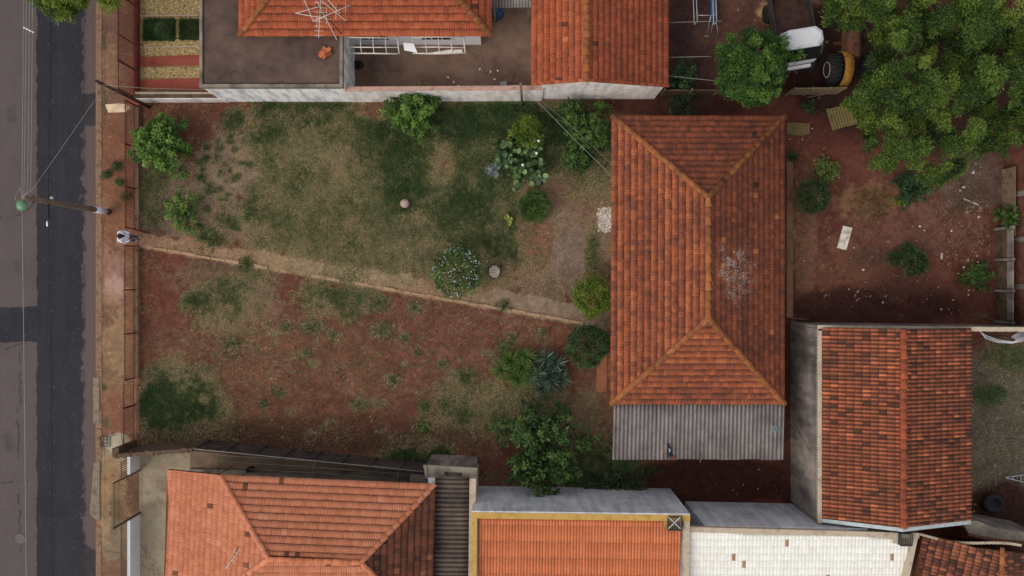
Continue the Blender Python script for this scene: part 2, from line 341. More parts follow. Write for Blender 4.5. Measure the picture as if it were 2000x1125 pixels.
def yard_colour(px, py):
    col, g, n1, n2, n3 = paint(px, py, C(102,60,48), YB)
    m, e = path_mask(px, py, n2)
    pc = np.tile(C(142,110,86), (len(px), 1))
    st = np.clip(1.3-np.abs(px-670)/190+n1*2, 0, 1)*.95
    pc = pc*(1-st[:, None])+C(156,138,108)*st[:, None]
    edge = np.clip(1-np.abs(e-5)/6, 0, 1)*(.6+n2*1.5).clip(0, 1); pc = pc*(1-edge[:, None]*.7)+C(178,144,112)*edge[:, None]*.7
    gy = np.clip((px-880)/90, 0, 1)*.8; pc = pc*(1-gy[:, None])+C(128,112,94)*gy[:, None]
    m = m*(.93+n1*.3).clip(0, 1)
    col = col*(1-m[:, None])+pc*m[:, None]; g = g*(1-m)+st*m*.7
    # white pebble spill beside the house and pale flecks
    fl = (fbm(px, py, 4, 31, 2) > .86)
    d = np.clip(1-np.hypot((px-1182)/18, (py-430)/28)+n3*1.3, 0, 1)
    sp = (vn(px, py, 2.2, 40) > .55)*np.clip(d*4, 0, 1)
    col = col*(1-sp[:, None])+C(216,204,190)*sp[:, None]
    # debris dust near right wall
    d2 = np.clip(1.2-np.hypot((px-1890)/75, (py-440)/130), 0, 1); s2 = (vn(px, py, 2.6, 50)+d2*.1+(fbm(px,py,30,44,2)-.5)*.4 > 1.02)*.6
    col = col*(1-s2[:, None])+C(176,158,136)*s2[:, None]
    lum = 1.04+n2*.6+n3*.7+(fbm(px, py, 3.5, 91, 2)-.5)*.5
    wh = fbm(px, py*1.3, 5, 77, 3); pat = np.clip((fbm(px, py, 38, 71, 3)-.42)*5, 0, 1)*np.clip((wh-.5)*7, 0, 1)*.38*(px < 1200)*(1-m)
    col = col*(1-pat[:, None])+C(126,102,82)*pat[:, None]; g = np.maximum(g, pat*.8)
    return np.clip(col*lum[:, None], 0.004, .9), g
def sheet(name, x0, x1, y0, y1, z, step, colf, mat, bumpy=0, kind='structure'):
    """x0..y1 photo pixels at z=0"""
    a = P(x0, y1); b = P(x1, y0)
    nx = max(2, int((b.x-a.x)/step)); ny = max(2, int((b.y-a.y)/step))
    X, Y = np.meshgrid(np.linspace(a.x, b.x, nx), np.linspace(a.y, b.y, ny)); X = X.ravel(); Y = Y.ravel()
    px = 1000+X*F/H; py = 562.5-Y*F/H
    col = colf(px, py); col = col[0] if isinstance(col, tuple) else col
    Z = np.full_like(X, z)
    if bumpy: Z = Z+(fbm(px, py, 26, 3, 4)-.5)*bumpy
    i = np.arange(nx*ny).reshape(ny, nx); Fq = np.stack([i[:-1,:-1], i[:-1,1:], i[1:,1:], i[1:,:-1]], -1).reshape(-1, 4)
    o = fast(name, np.stack([X, Y, Z], 1), Fq, mat, attrs={'Col': ('FLOAT_COLOR', np.concatenate([col, np.ones((len(col), 1))], 1))}, smooth=True)
    return tag(o, kind=kind)
# far ground out to the horizon
g = MB(); g.add([(-1500,-1500,-.3),(1500,-1500,-.3),(1500,1500,-.3),(-1500,1500,-.3)], [(0,1,2,3)])
tag(g.build('ground', mottled('red_earth', srgb(92,58,46), srgb(80,72,48), srgb(64,76,42), .08)), kind='structure')
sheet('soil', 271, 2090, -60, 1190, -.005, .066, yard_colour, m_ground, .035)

def road_colour(px, py):
    n1 = fbm(px, py, 50, 2, 5)-.5; n2 = fbm(px, py, 14, 6, 4)-.5; n3 = fbm(px, py*.12, 5, 8, 2)-.5
    old = C(90,81,79); new = C(50,49,54); col = np.tile(old, (len(px), 1))*(1+n1*.25+n3*.12)[:, None]
    m = np.clip((px-67-n2*9)/2.5, 0, 1)*np.clip((161-px+n2*24)/3, 0, 1)
    m = np.maximum(m, np.clip((px-67)/2, 0, 1)*np.clip((189-px)/2, 0, 1)*np.clip((py-178+n2*14)/4, 0, 1)*np.clip((246-py+n2*10)/4, 0, 1))
    c = np.clip((py-598+n2*6)/2, 0, 1)*np.clip((669-py+n2*8)/2, 0, 1)*(px < 120); m = np.maximum(m, c)
    m = np.maximum(m, np.clip((px-120)/2, 0, 1)*np.clip((py-1075+n2*20+(187-px)*.6)/6, 0, 1))
    lane = 1+(fbm(px, py, 90, 55, 4)-.5)*.3+.09*np.exp(-((px-118)/9.0)**2)-.1*np.exp(-((px-97)/4.0)**2)
    newc = np.tile(new, (len(px), 1))*(1+n1*.25+n3*.25)[:, None]*lane[:, None]
    col = col*(1-m[:, None])+newc*m[:, None]
    dust = np.clip((px-160)/14+n2*2.2, 0, 1)*.5*(1-m*.7); col = col*(1-dust[:, None])+C(104,84,76)*dust[:, None]
    edge = np.clip(1-np.abs(px-162-n2*10)/3, 0, 1)*(fbm(px, py, 30, 12, 3) > .5)*.5; col = col*(1-edge[:, None])+C(40,34,34)*edge[:, None]
    sp = ((vn(px, py, 1.6, 60) > .93)*.25); col = col*(1-sp[:, None])+C(126,116,112)*sp[:, None]
    for (xo, yo, ro_) in [(118,300,9),(130,640,12),(108,880,10),(140,770,8),(20,220,12),(28,520,10),(118,1000,14),(90,120,9),(14,860,14)]:
        k = np.clip(1.1-np.hypot((px-xo)/ro_, (py-yo)/(ro_*1.8))+n2*2, 0, 1)*.28; col = col*(1-k[:, None])+C(34,32,34)*k[:, None]
    # tar-sealed cracks
    for (xa, ya, xb, yb) in [(-40,428,34,418),(34,418,60,400),(-40,947,52,943),(30,800,36,1080),(36,690,35,790),(0,682,40,670),(38,540,42,566)]:
        dx, dy = xb-xa, yb-ya; L = dx*dx+dy*dy; t = np.clip(((px-xa)*dx+(py-ya)*dy)/L, 0, 1)
        d = np.hypot(px-xa-t*dx+n2*9, py-ya-t*dy+n1*9); k = np.clip(1.6-d, 0, 1)*.7; col = col*(1-k[:, None])+C(38,34,34)*k[:, None]
    return np.clip(col, .004, .9)
sheet('road', -90, 188.5, -60, 1190, -.13, .04, road_colour, m_road)
def pave_colour(px, py):
    bl = [(225,100,60,110,C(112,84,68),.9,.6,0),(215,130,20,40,C(140,108,84),.8,.7,0),(225,330,50,110,C(118,80,60),.9,.7,0),(210,395,16,20,C(146,118,92),.8,.9,0),(225,430,50,80,C(122,84,62),.8,.6,0),
          (222,540,30,60,C(150,114,98),.7,1,0),(228,560,20,24,C(178,150,136),.5,1.1,0),(220,700,50,110,C(126,98,74),.9,.9,0),(232,670,22,70,C(146,118,88),.7,1,0),(222,820,40,60,C(126,86,66),.8,.7,0),
          (232,865,28,18,C(158,146,124),.9,.5,0),(218,900,26,24,C(150,134,108),.85,.6,0),(215,960,30,60,C(146,118,88),.9,.8,0),(218,1000,20,26,C(104,82,60),.7,.9,0),(225,1060,40,40,C(124,108,88),.9,.6,0),(205,1010,10,60,C(150,122,92),.7,.8,0),
          (232,210,26,7,C(214,184,150),.9,.35,0),(190,500,8,600,C(146,108,80),.6,.5,0),(228,323,9,8,C(70,76,50),.9,.8,.8),(208,341,7,6,C(60,70,44),.9,.8,.8),(232,354,7,7,C(64,72,46),.9,.8,.8),(246,382,8,14,C(80,78,54),.8,.8,.7),
          (203,82,4,16,C(84,82,60),.8,.8,.5),(205,200,5,22,C(92,84,62),.8,.8,.5),(204,757,5,6,C(66,72,46),.9,.7,.8),(208,825,8,12,C(84,80,56),.8,.8,.6),(260,240,10,400,C(116,80,60),.5,.7,0),(258,660,14,200,C(134,98,72),.6,.6,0)]
    col, g_, n1, n2, n3 = paint(px, py, C(118,86,68), bl)
    sp = (vn(px, py, 1.8, 70) > .9)*.3; col = col*(1-sp[:, None])+C(190,164,140)*sp[:, None]
    for (xa, ya, xb, yb) in [(205,60,205,250),(205,182,247,184),(226,112,226,182),(200,735,202,800),(204,866,206,1010),(206,985,240,980),(206,1076,245,1082),(203,420,201,735),(247,205,247,450),(232,925,233,1010)]:
        dx, dy = xb-xa, yb-ya; L = dx*dx+dy*dy; t = np.clip(((px-xa)*dx+(py-ya)*dy)/L, 0, 1)
        d = np.hypot(px-xa-t*dx+n2*5, py-ya-t*dy+n2*5); k = np.clip(1.3-d, 0, 1)*.55; col = col*(1-k[:, None])+C(58,42,34)*k[:, None]
    return np.clip(col*(1+n2*.6+n3*.45)[:, None], .004, .9)
sheet('pavement', 187, 272, -60, 1190, .0, .04, pave_colour, m_pave, .012)
# kerb of separate stones
kb = empty('kerb', P(192, 562), 'concrete kerb of single stones between asphalt and earth pavement', 'kerb')
ky = -60
while ky < 1180:
    ln = 36+random.random()*3
    if not (736 < ky < 800 or 885 < ky < 1010):
        x0 = 187.3 if ky > 20 else 188; mb = MB()
        w = 12 if ky < 1020 else 11
        mb.prism(XY([(x0+random.uniform(-.4,.4), ky), (x0+w, ky+.2), (x0+w, ky+ln-.7), (x0+random.uniform(-.4,.4), ky+ln-.7)]), -.2, .02+random.uniform(-.006,.01))
        mb.build('kerb_stone', m_kerb, kb, bevel=.015)
    ky += ln
for (pl, nm) in [([(183,737),(195,736),(196,828),(183,826)], 'kerb_stone'), ([(184,903),(190,898),(196,899),(196,1016),(186,1013),(176,1003),(180,950)], 'kerb_ramp')]:
    mb = MB(); mb.prism(XY(pl), -.2, .055); mb.build(nm, m_kerbgrey, kb, bevel=.03)
# pale cement patch and storm grate, manhole
mb = MB(); mb.lathe(P(40,1052,-.13), [(.245,0),(.245,.012),(.23,.016),(.2,.012)], 28); o = mb.build('manhole_cover', mottled('cast_iron', srgb(84,80,80), srgb(104,99,98), None, 8)); tag(o, 'round grey manhole cover set in the old asphalt near the lower left corner', 'manhole cover')
gt = empty('meter_grate', P(203,862,.03), 'small dark iron grate frame on the pavement by the corner of the lot', 'grate')
for i in range(4):
    mb = MB(); mb.box(P(196+i*6.2,862,.06), (.025,.5,.02)); mb.build('bar', m_darksteel, gt)
for i in range(4):
    mb = MB(); mb.box(P(204,852+i*6.8,.078), (.46,.022,.014)); mb.build('crossbar', m_darksteel, gt)

# ---------------------------------------------------------------- flat concrete sheets
def slab(name, pl, mat, z0=-.1, z1=.03, kind='structure', zref=0, **k):
    mb = MB(); mb.prism(XY(pl, zref), z0, z1); o = mb.build(name, mat, **k); 
    return tag(o, kind=kind) if kind else o
slab('patio', [(672,40),(1100,40),(1100,197),(672,197)], m_patio, z1=.035)
slab('patio_extension', [(672,-60),(1100,-60),(1100,39.9),(672,39.9)], m_patio, z1=.035)
slab('driveway', [(272,884),(372,884),(372,1190),(272,1190)], m_drive, z1=.035)
slab('side_passage', [(372.1,880),(920,925),(920,1190),(372.1,1190)], m_corr, z1=.03)
slab('passage_ledge', [(372,915),(840,922),(840,960),(372,960)], m_conc, z0=.03, z1=.12)
slab('house_apron', [(1536,300),(1548,300),(1548,620),(1536,620)], mottled('dusty_cement', srgb(104,76,58), srgb(128,96,72), None, 2), z1=.05)
slab('back_doorstep', [(1536,240),(1581,241),(1580,262),(1565,266),(1536,262)], mottled('mossy_cement', srgb(92,78,52), srgb(118,98,66), None, 3), z1=.09)
slab('west_doorstep', [(1165,690),(1185,690),(1185,765),(1165,765)], mottled('clay_cement', srgb(122,74,52), srgb(150,98,70), None, 2), z1=.04)
slab('pavement_cement_pad', [(206,204),(247,203),(248,219),(212,220)], mottled('pale_cement', srgb(186,158,128), srgb(222,196,164), None, 2), z0=-.05, z1=.022)
slab('corner_cement_pad', [(200,855),(236,850),(243,877),(241,893),(228,890),(206,874)], mottled('grey_cement', srgb(140,128,108), srgb(170,158,136), None, 1.5), z0=-.05, z1=.022)

ed = empty('path_edging', P(700,570), 'tan cement edging strip along the lower side of the diagonal path', 'edging')
for x0 in range(300, 1130, 28):
    if 520 < x0 < 600 or 640 < x0 < 690 or 460 < x0 < 480: continue
    f = lambda x: 484+(x-280)*(636-486)/(1140-280); w_ = random.uniform(4.5,7)
    mb = MB(); mb.prism(XY([(x0,f(x0)-w_),(x0+27.3,f(x0+27)-random.uniform(4.5,7)),(x0+27.3,f(x0+27)+random.uniform(-.8,.6)),(x0,f(x0)+random.uniform(-.8,.6))]), -.05, random.uniform(.035,.06)); mb.build('edging_block', mottled('tan_cement', srgb(128,100,76), srgb(166,136,106), srgb(142,116,90), 3) if x0 == 300 else bpy.data.materials['tan_cement'], ed, bevel=.015)
# ---------------------------------------------------------------- tile roofs
def prof_french(n=3):
    us = []; hs = []
    for i in range(n):
        us += [(i+.0)/n, (i+.5)/n]; hs += [.0, .024]
    us.append(1); hs.append(0.0); return us, hs
def prof_roll():
    return [0, .12, .3, .48, .6, .8, 1.0], [0, .036, .056, .036, .0, -.004, .002]
def tile_template(w, l, prof, lip=.028):
    us, hs = prof; n = len(us)
    V = []; tv = []; gv = []; hm = max(hs) or 1
    for (v, lift) in ((0., lip), (l*.55, lip*.5), (l*1.08, .0)):
        for u, h in zip(us, hs): V.append((u*w, v, h+lift)); tv.append(v/l); gv.append(1-h/hm)
    for u, h in zip(us, hs): V.append((u*w, 0, -.004)); tv.append(0); gv.append(1.3)
    Fq = []
    for r in range(2):
        for i in range(n-1): Fq.append((r*n+i, r*n+i+1, (r+1)*n+i+1, (r+1)*n+i))
    for i in range(n-1): Fq.append((3*n+i, 3*n+i+1, i+1, i))
    return np.array(V), np.array(tv), np.array(Fq), np.array(gv)
class Roof:
    """tiled slopes of one building: the 300 nearest whole tiles are objects, the rest one joined part"""
    def __init__(s, parent, mat, w, l, prof, deckmat, tint=(.2,.8), name='roof', rowtint=.0, patch=0, part='tile', jit=1.0, lip=.03):
        s.parent = parent; s.mat = mat; s.w = w; s.l = l; s.T = tile_template(w, l, prof, lip); s.full = []; s.part = []; s.deck = MB(); s.deckmat = deckmat
        s.tint = tint; s.name = name; s.rt = rowtint; s.patch = patch; s.pn = part; s.jit = jit; s.special = None
    def slope(s, A, B, Cc, pxpoly, thick=.1, tadd=0.):  # last argument offsets a whole slope's tint, painting in its shade
        A, B, Cc = Vector(A), Vector(B), Vector(Cc)
        e = (B-A).normalized(); n = e.cross(Cc-A).normalized()
        if n.z < 0: n = -n
        up = n.cross(e).normalized()
        if up.dot(Cc-A) < 0: up = -up; 
        if e.cross(up).dot(n) < 0: e = -e
        O = Vector((0, 0, H)); pts = []
        for q in pxpoly:
            if len(q) == 3: pt = Vector(q)
            else:
                d = P(q[0], q[1], 0)-O; t = (A-O).dot(n)/d.dot(n); pt = O+d*t
            pts.append(pt)
        uv = [((p-A).dot(e), (p-A).dot(up)) for p in pts]
        # deck under the tiles
        k = len(pts); base = [p-n*.02 for p in pts]; low = [p-n*(.02+thick) for p in pts]
        area = sum(uv[i][0]*uv[(i+1)%k][1]-uv[(i+1)%k][0]*uv[i][1] for i in range(k))
        if area < 0: base.reverse(); low.reverse()
        s.deck.add(base+low, [tuple(range(k)), tuple(range(2*k-1, k-1, -1))]+[(k+i, k+(i+1)%k, (i+1)%k, i) for i in range(k)])
        def ur(v):
            xs = []
            for i in range(k):
                (u1, v1), (u2, v2) = uv[i], uv[(i+1)%k]
                if (v1-v)*(v2-v) <= 0 and abs(v2-v1) > 1e-9: xs.append(u1+(u2-u1)*(v-v1)/(v2-v1))
            return (min(xs), max(xs)) if len(xs) > 1 else None
        vmin = min(v for _, v in uv); vmax = max(v for _, v in uv); umin = min(u for u, _ in uv); umax = max(u for u, _ in uv)
        T, tv, Fq, gv = s.T; j = 0; fm = Matrix((( e.x, up.x, n.x, A.x), (e.y, up.y, n.y, A.y), (e.z, up.z, n.z, A.z), (0,0,0,1)))
        while vmin+j*s.l < vmax-.03:
            v0 = vmin+j*s.l; rt = random.uniform(-1, 1)*s.rt
            i = -1
            while umin+i*s.w < umax:
                u0 = umin+i*s.w+random.uniform(-.004,.004)*s.jit; dv = random.uniform(-.008,.008)*s.jit; i += 1
                r1 = ur(min(v0+.01, vmax-.001)); r2 = ur(min(v0+s.l*.98, vmax-.001))
                if not r1 and not r2: continue
                r1 = r1 or r2; r2 = r2 or r1
                lo1, hi1 = r1; lo2, hi2 = r2
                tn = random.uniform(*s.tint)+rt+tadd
                if s.patch and random.random() < s.patch: tn = random.uniform(-.3, .1) if random.random() < .6 else random.uniform(.9, 1.3)
                if u0 >= max(lo1, lo2)-.01 and u0+s.w <= min(hi1, hi2)+.01 and v0+s.l <= vmax+.04:
                    m = fm @ Matrix.Translation((u0, v0+dv, random.uniform(0, .005)*s.jit)) @ Matrix.Rotation(random.uniform(-.012,.012)*s.jit, 4, 'Z')
                    s.full.append((m, tn))
                elif u0 < max(hi1, hi2) and u0+s.w > min(lo1, lo2):
                    V = T.copy(); V[:,0] += u0; V[:,1] += v0; V[:,1] = np.minimum(V[:,1], vmax)
                    for q in range(len(V)):
                        rr = ur(min(max(V[q,1], vmin+.002), vmax-.002)) or (lo1, hi1); V[q,0] = min(max(V[q,0], rr[0]), rr[1])
                    if V[:,0].max()-V[:,0].min() > .01: s.part.append((V @ np.array([[e.x,e.y,e.z],[up.x,up.y,up.z],[n.x,n.y,n.z]])+np.array(A), tn))
            j += 1
        return s
    def finish(s, limit=300):
        deck = s.deck.build(s.name, s.deckmat, s.parent)
        T, tv, Fq, gv = s.T
        def key(q):
            p = q[0] @ Vector((s.w/2, s.l/2, 0)); k = F/(H-p.z); px = 1000+p.x*k; py = 562.5-p.y*k
            inside = 6 < px < 1994 and 6 < py < 1119
            return (0 if inside else 1, p.x**2+p.y**2-(p.z*4))
        s.full.sort(key=key)
        me = bpy.data.meshes.new(s.pn); me.from_pydata(T.tolist(), [], Fq.tolist()); me.update(); me.materials.append(s.mat)
        a = me.attributes.new('tv', 'FLOAT', 'POINT'); a.data.foreach_set('value', tv.astype(np.float32)); a = me.attributes.new('gv', 'FLOAT', 'POINT'); a.data.foreach_set('value', gv.astype(np.float32))
        me.polygons.foreach_set('use_smooth', [True]*(2*(len(Fq)//3))+[False]*(len(Fq)-2*(len(Fq)//3)))
        base = None; cnt = 0; rest = []
        for q in s.full:
            m, tn = q
            if cnt < limit and key(q)[0] == 0:
                o = bpy.data.objects.new(s.pn, me) if base is None else base.copy()
                base = base or o
                COL.objects.link(o); o.parent = deck; mm = m.copy(); mm.translation -= WO[deck]; o.matrix_basis = mm; o['tint'] = float(tn); cnt += 1
            else: rest.append(q)
        Vs = [np.array([tuple(m @ Vector(v)) for v in T]) for m, _ in rest]+[v for v, _ in s.part]
        tn = [t for _, t in rest]+[t for _, t in s.part]
        if Vs:
            nv = len(T); V = np.concatenate(Vs); FF = np.concatenate([Fq+i*nv for i in range(len(Vs))])
            o = fast(s.pn+'_field', V, FF, s.mat, deck, {'tint_v': ('FLOAT', np.repeat(tn, nv)), 'tv': ('FLOAT', np.tile(tv, len(Vs))), 'gv': ('FLOAT', np.tile(gv, len(Vs)))})
            tag(o, kind='stuff')
        s.deckobj = deck; return deck
def caps(deck, A, B, mat, r=.12, l=.36, lift=.03, name='ridge_tile', tint=(.25,.65)):
    A, B = Vector(A), Vector(B); d = B-A; n = max(1, round(d.length/l)); d.normalize(); l = (B-A).length/n
    side = d.cross(Vector((0,0,1))).normalized(); up = side.cross(d)
    for i in range(n):
        p0 = A+d*(l*i); p1 = A+d*(l*(i+1.12)); vs = []; fs = []; K = 7; ov = .97 if random.random() < .5 else 1.02; jj = random.uniform(-.012,.012)
        for q, rr, h in ((p0, r*1.2, .035), (p1, r*.86, -.012)):
            for k in range(K):
                t = math.pi*k/(K-1); vs.append(q+side*(math.cos(t)*rr+jj)+up*(math.sin(t)*rr*.75+lift+h-.03))
        for k in range(K-1): fs.append((k, k+1, K+k+1, K+k)[::-1])
        c = len(vs); vs += [p0-up*.04+side*r, p0-up*.04-side*r]; fs.append(tuple(range(K))+(c+1, c))
        mb = MB(); mb.add(vs, fs, True); o = mb.build(name, mat, deck); o['tint'] = random.uniform(*tint)
        at = o.data.attributes.new('tv', 'FLOAT', 'POINT'); at.data.foreach_set('value', np.array([0.]*K+[1.]*K+[0,0], dtype=np.float32))
TL = [(.0, srgb(74,46,40)), (.3, srgb(114,64,50)), (.55, srgb(146,80,56)), (.75, srgb(172,94,58)), (1.0, srgb(196,122,70))]
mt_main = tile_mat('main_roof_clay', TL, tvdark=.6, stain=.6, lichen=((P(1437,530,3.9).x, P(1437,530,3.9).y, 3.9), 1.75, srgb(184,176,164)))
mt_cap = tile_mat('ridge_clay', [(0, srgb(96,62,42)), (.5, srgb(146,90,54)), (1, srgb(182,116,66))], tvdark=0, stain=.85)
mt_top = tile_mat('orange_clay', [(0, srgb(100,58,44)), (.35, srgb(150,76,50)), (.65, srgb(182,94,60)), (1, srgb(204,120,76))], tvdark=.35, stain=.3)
mt_br = tile_mat('brown_clay', [(0, srgb(62,42,35)), (.35, srgb(106,66,50)), (.65, srgb(134,80,58)), (1, srgb(162,98,68))], tvdark=.5, stain=.5)  # brown tiles of the corner roof; shade tone on the pinkish house
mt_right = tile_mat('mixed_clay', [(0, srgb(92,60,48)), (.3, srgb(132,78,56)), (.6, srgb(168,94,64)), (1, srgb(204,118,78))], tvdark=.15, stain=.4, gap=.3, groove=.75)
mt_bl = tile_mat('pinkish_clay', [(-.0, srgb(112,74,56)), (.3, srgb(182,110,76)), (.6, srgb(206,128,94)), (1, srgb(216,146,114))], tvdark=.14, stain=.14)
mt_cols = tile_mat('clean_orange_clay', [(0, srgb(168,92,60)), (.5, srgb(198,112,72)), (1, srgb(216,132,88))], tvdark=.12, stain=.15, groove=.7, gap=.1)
mt_white = tile_mat('white_painted_tile', [(0, srgb(158,122,94)), (.1, srgb(172,134,104)), (.16, srgb(214,210,198)), (1, srgb(238,236,226))], dark=srgb(170,166,150), tvdark=.06, stain=.05, groove=.08, gap=.12)
m_deck = mottled('roof_timber', srgb(60,44,34), srgb(84,62,46), None, 3)

# --- main hipped house
house = empty('hipped_house', P(1362,505), 'single storey house with weathered orange hip roof and grey corrugated lean-to beside the lot', 'house')
E = {k: P(x, y, 2.8) for k, (x, y) in dict(nw=(1195,227), ne=(1531,227), se=(1531,789), sw=(1193,789)).items()}
xm = (E['nw'].x+E['ne'].x)/2; hz = 4.42
RN = Vector((xm, E['nw'].y-(xm-E['nw'].x), hz)); RS = Vector((xm, E['sw'].y+(xm-E['sw'].x), hz))
def t3(*a): return [tuple(p) for p in a]
rf = Roof(house, mt_main, .217, .291, prof_french(3), m_deck, (.46,.74), rowtint=.09, patch=.006)
rf.slope(E['nw'], E['sw'], RN, t3(E['nw'], E['sw'], RS, RN)); rf.slope(E['ne'], E['se'], RN, t3(E['se'], E['ne'], RN, RS), tadd=-.13)  # right slope turned from the sun: its shade put into the tint
rf.slope(E['nw'], E['ne'], RN, t3(E['ne'], E['nw'], RN), tadd=-.07); rf.slope(E['sw'], E['se'], RS, t3(E['sw'], E['se'], RS))  # top hip tinted darker too, shade painted into the tiles
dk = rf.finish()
for a, b in ((E['nw'], RN), (E['ne'], RN), (E['sw'], RS), (E['se'], RS)): caps(dk, a+Vector((0,0,.03)), b+Vector((0,0,.03)), mt_cap, .115, .37)
caps(dk, RS+Vector((0,0,.04)), RN+Vector((0,0,.04)), mt_cap, .115, .37)
mb = MB(); o_ = .45; mb.prism([(E['sw'].x+o_, E['sw'].y+o_), (E['se'].x-o_, E['se'].y+o_), (E['ne'].x-o_, E['ne'].y-o_), (E['nw'].x+o_, E['nw'].y-o_)], 0, 2.75)
mb.build('wall', m_whitepink, house)
for yy, w_ in ((5.6,1.2),(2.6,.9),(-2.2,1.2)):
    mb = MB(); mb.box((E['nw'].x+o_-.01, yy, 1.5), (.06, w_, 1.1)); f_ = mb.build('window', m_wooddark, house)
    for k in (-1, 1):
        mb = MB(); mb.box((E['nw'].x+o_-.045, yy+k*w_*.23, 1.5), (.012, w_*.38, .92)); mb.build('pane', m_glass, f_)
mb = MB(); mb.box((E['nw'].x+o_-.01, .9, 1.05), (.07, .85, 2.1)); mb.build('door', m_wooddark, house)
for yy in (4.6,-1.0):
    mb = MB(); mb.box((E['ne'].x-o_+.01, yy, 1.5), (.06, 1.1, 1.0)); mb.build('window', m_wooddark, house)
# corrugated sheets
def corrug(parent, mat, A, B, Cc, Dd, pitch, amp, nsheet, along=24, name='roof_sheet'):
    """A-B lower edge, D-C upper edge (world); waves run from A-B to D-C"""
    A, B, Cc, Dd = map(Vector, (A, B, Cc, Dd)); W = (B-A).length; tot = round(W/pitch)
    per = tot/nsheet
    for sidx in range(nsheet):
        a0 = sidx*per; a1 = (sidx+1)*per+.25; n = int((a1-a0)*8); V = []; lift = .004*(sidx % 2)
        jl = random.uniform(-.03,.03)
        rows = 5; G = []
        for r_ in range(rows):
            f = r_/(rows-1)
            for i in range(n+1):
                w_ = a0+(a1-a0)*i/n; u = w_/tot
                p = (A.lerp(B, u)).lerp(Dd.lerp(Cc, u), f+(jl*.3 if r_ == 0 else 0)); V.append((p.x, p.y, p.z+amp*math.sin(w_*2*math.pi)+lift)); G.append(.5-.5*math.sin(w_*2*math.pi))
        i = np.arange((n+1)*rows).reshape(rows, n+1); Fq = np.stack([i[:-1,:-1], i[:-1,1:], i[1:,1:], i[1:,:-1]], -1).reshape(-1, 4)
        o = fast(name, V, Fq, mat, parent, {'gv': ('FLOAT', G)}, smooth=True)
        sd = o.modifiers.new('thick', 'SOLIDIFY'); sd.thickness = .008
Z1, Z0 = 2.72, 2.25
corrug(house, m_corrug, P(1196,898,Z0), P(1527,897,Z0), P(1530,784,Z1), P(1199,784,Z1), .177, .028, 8)
for x in (1204, 1360, 1520): mb = MB(); a = P(x, 888, Z0-.1); mb.box((a.x, a.y, (Z0-.1)/2), (.12,.12,Z0-.1)); mb.build('lean_to_post', m_wood, house)
mb = MB(); a = P(1204,888,Z0-.08); b = P(1520,888,Z0-.08); mb.box(((a.x+b.x)/2, a.y, Z0-.09), (b.x-a.x, .08, .1)); mb.build('lean_to_beam', m_wood, house)

# --- things lying on the lean-to
mb = MB(); c = P(1307,879,2.36); mb.box(c, (.16,.62,.07), rz=.08); mb.box(c+Vector((0,-.2,.03)), (.12,.16,.06), rz=.3)
o = mb.build('shoe_bundle', plain('navy_fabric', srgb(28,34,50), .8), bevel=.02); tag(o, 'dark navy bag with a white arrow mark lying on the grey corrugated lean-to', 'bag')
mb = MB(); 
for k in (-1, 1): mb.box(c+Vector((.0,k*.035,.075)), (.1,.022,.012), rz=k*-.8)
mk_ = mb.build('white_mark', m_white2, o)
rg = MB(); c = P(1512,837,2.5)
pts = [c+Vector((.12*math.cos(t), .12*math.sin(t), .05)) for t in np.linspace(0, 2*math.pi, 17)]; rg.tube(pts, .022, 6)
for t in (0, 1.1, 2.2): rg.tube([c+Vector((.11*math.cos(t), .11*math.sin(t), .055)), c-Vector((.11*math.cos(t), .11*math.sin(t), -.055))], .012, 5)
tag(rg.build('wheel_ring', plain('teal_plastic', srgb(120,150,150), .6)), 'small pale teal spoked ring lying on the corrugated lean-to near its right edge', 'ring')
for (x, y, rz_, l_) in ((1369,894,1.4,.42),(1492,878,1.5,.5)):
    mb = MB(); mb.box(P(x, y, 2.33), (l_,.03,.03), rz=rz_); tag(mb.build('stick', m_wood), 'short pale stick lying on the corrugated lean-to, %s' % ('at the middle of its lower edge' if x < 1400 else 'below the teal ring'), 'stick')
mb = MB(); mb.box(P(1313,894,2.32), (.26,.14,.05), rz=.1); tag(mb.build('brick', m_brick, bevel=.006), 'broken red brick weighing down the lean-to edge below the navy bag', 'brick')

# --- slab-roofed front building and hipped house at the top
th = empty('top_house', P(700,40), 'white house at the top edge with orange hip roof and flat brown slab roof', 'house')
zs = 2.6
mb = MB(); mb.prism(XY([(396,-70),(396,161),(664,161),(664,-70)], zs), 2.35, zs-.1); mb.build('flat_roof', m_slab, th)
mb = MB(); a = P(389,170,zs); b = P(669,170,zs)
mb.prism([(a.x,a.y),(b.x,a.y),(b.x,a.y+.14),(a.x,a.y+.14)], 2.3, zs); mb.prism([(a.x,a.y+.14),(a.x+.12,a.y+.14),(a.x+.12,a.y+5.5),(a.x,a.y+5.5)], 2.3, zs-.02)
mb.prism([(b.x-.14,a.y+.14),(b.x,a.y+.14),(b.x,a.y+2.3),(b.x-.14,a.y+2.3)], 2.3, zs-.02); mb.build('parapet', m_conc, th)
mb = MB(); mb.prism([(a.x+.05,a.y+.03),(b.x-.02,a.y+.03),(b.x-.02,a.y+6),(a.x+.05,a.y+6)], 0, 2.34); mb.build('wall', m_white, th)
eL = P(467,71,3.0); eR = P(960,71,3.0); dd = 4.4; k_ = .36
apL = eL+Vector((dd, dd, dd*k_)); apR = eR+Vector((-dd, dd, dd*k_))
rf = Roof(th, mt_top, .217, .31, prof_french(3), m_deck, (.42,.68), rowtint=.05, patch=.005)
rf.slope(eL, eR, apL, t3(eL, eR, apR, apL)); nL = eL+Vector((0, 2*dd, 0)); nR = eR+Vector((0, 2*dd, 0))
rf.slope(nL, eL, apL, t3(nL, eL, apL)); rf.slope(eR, nR, apR, t3(eR, nR, apR)); dk = rf.finish()
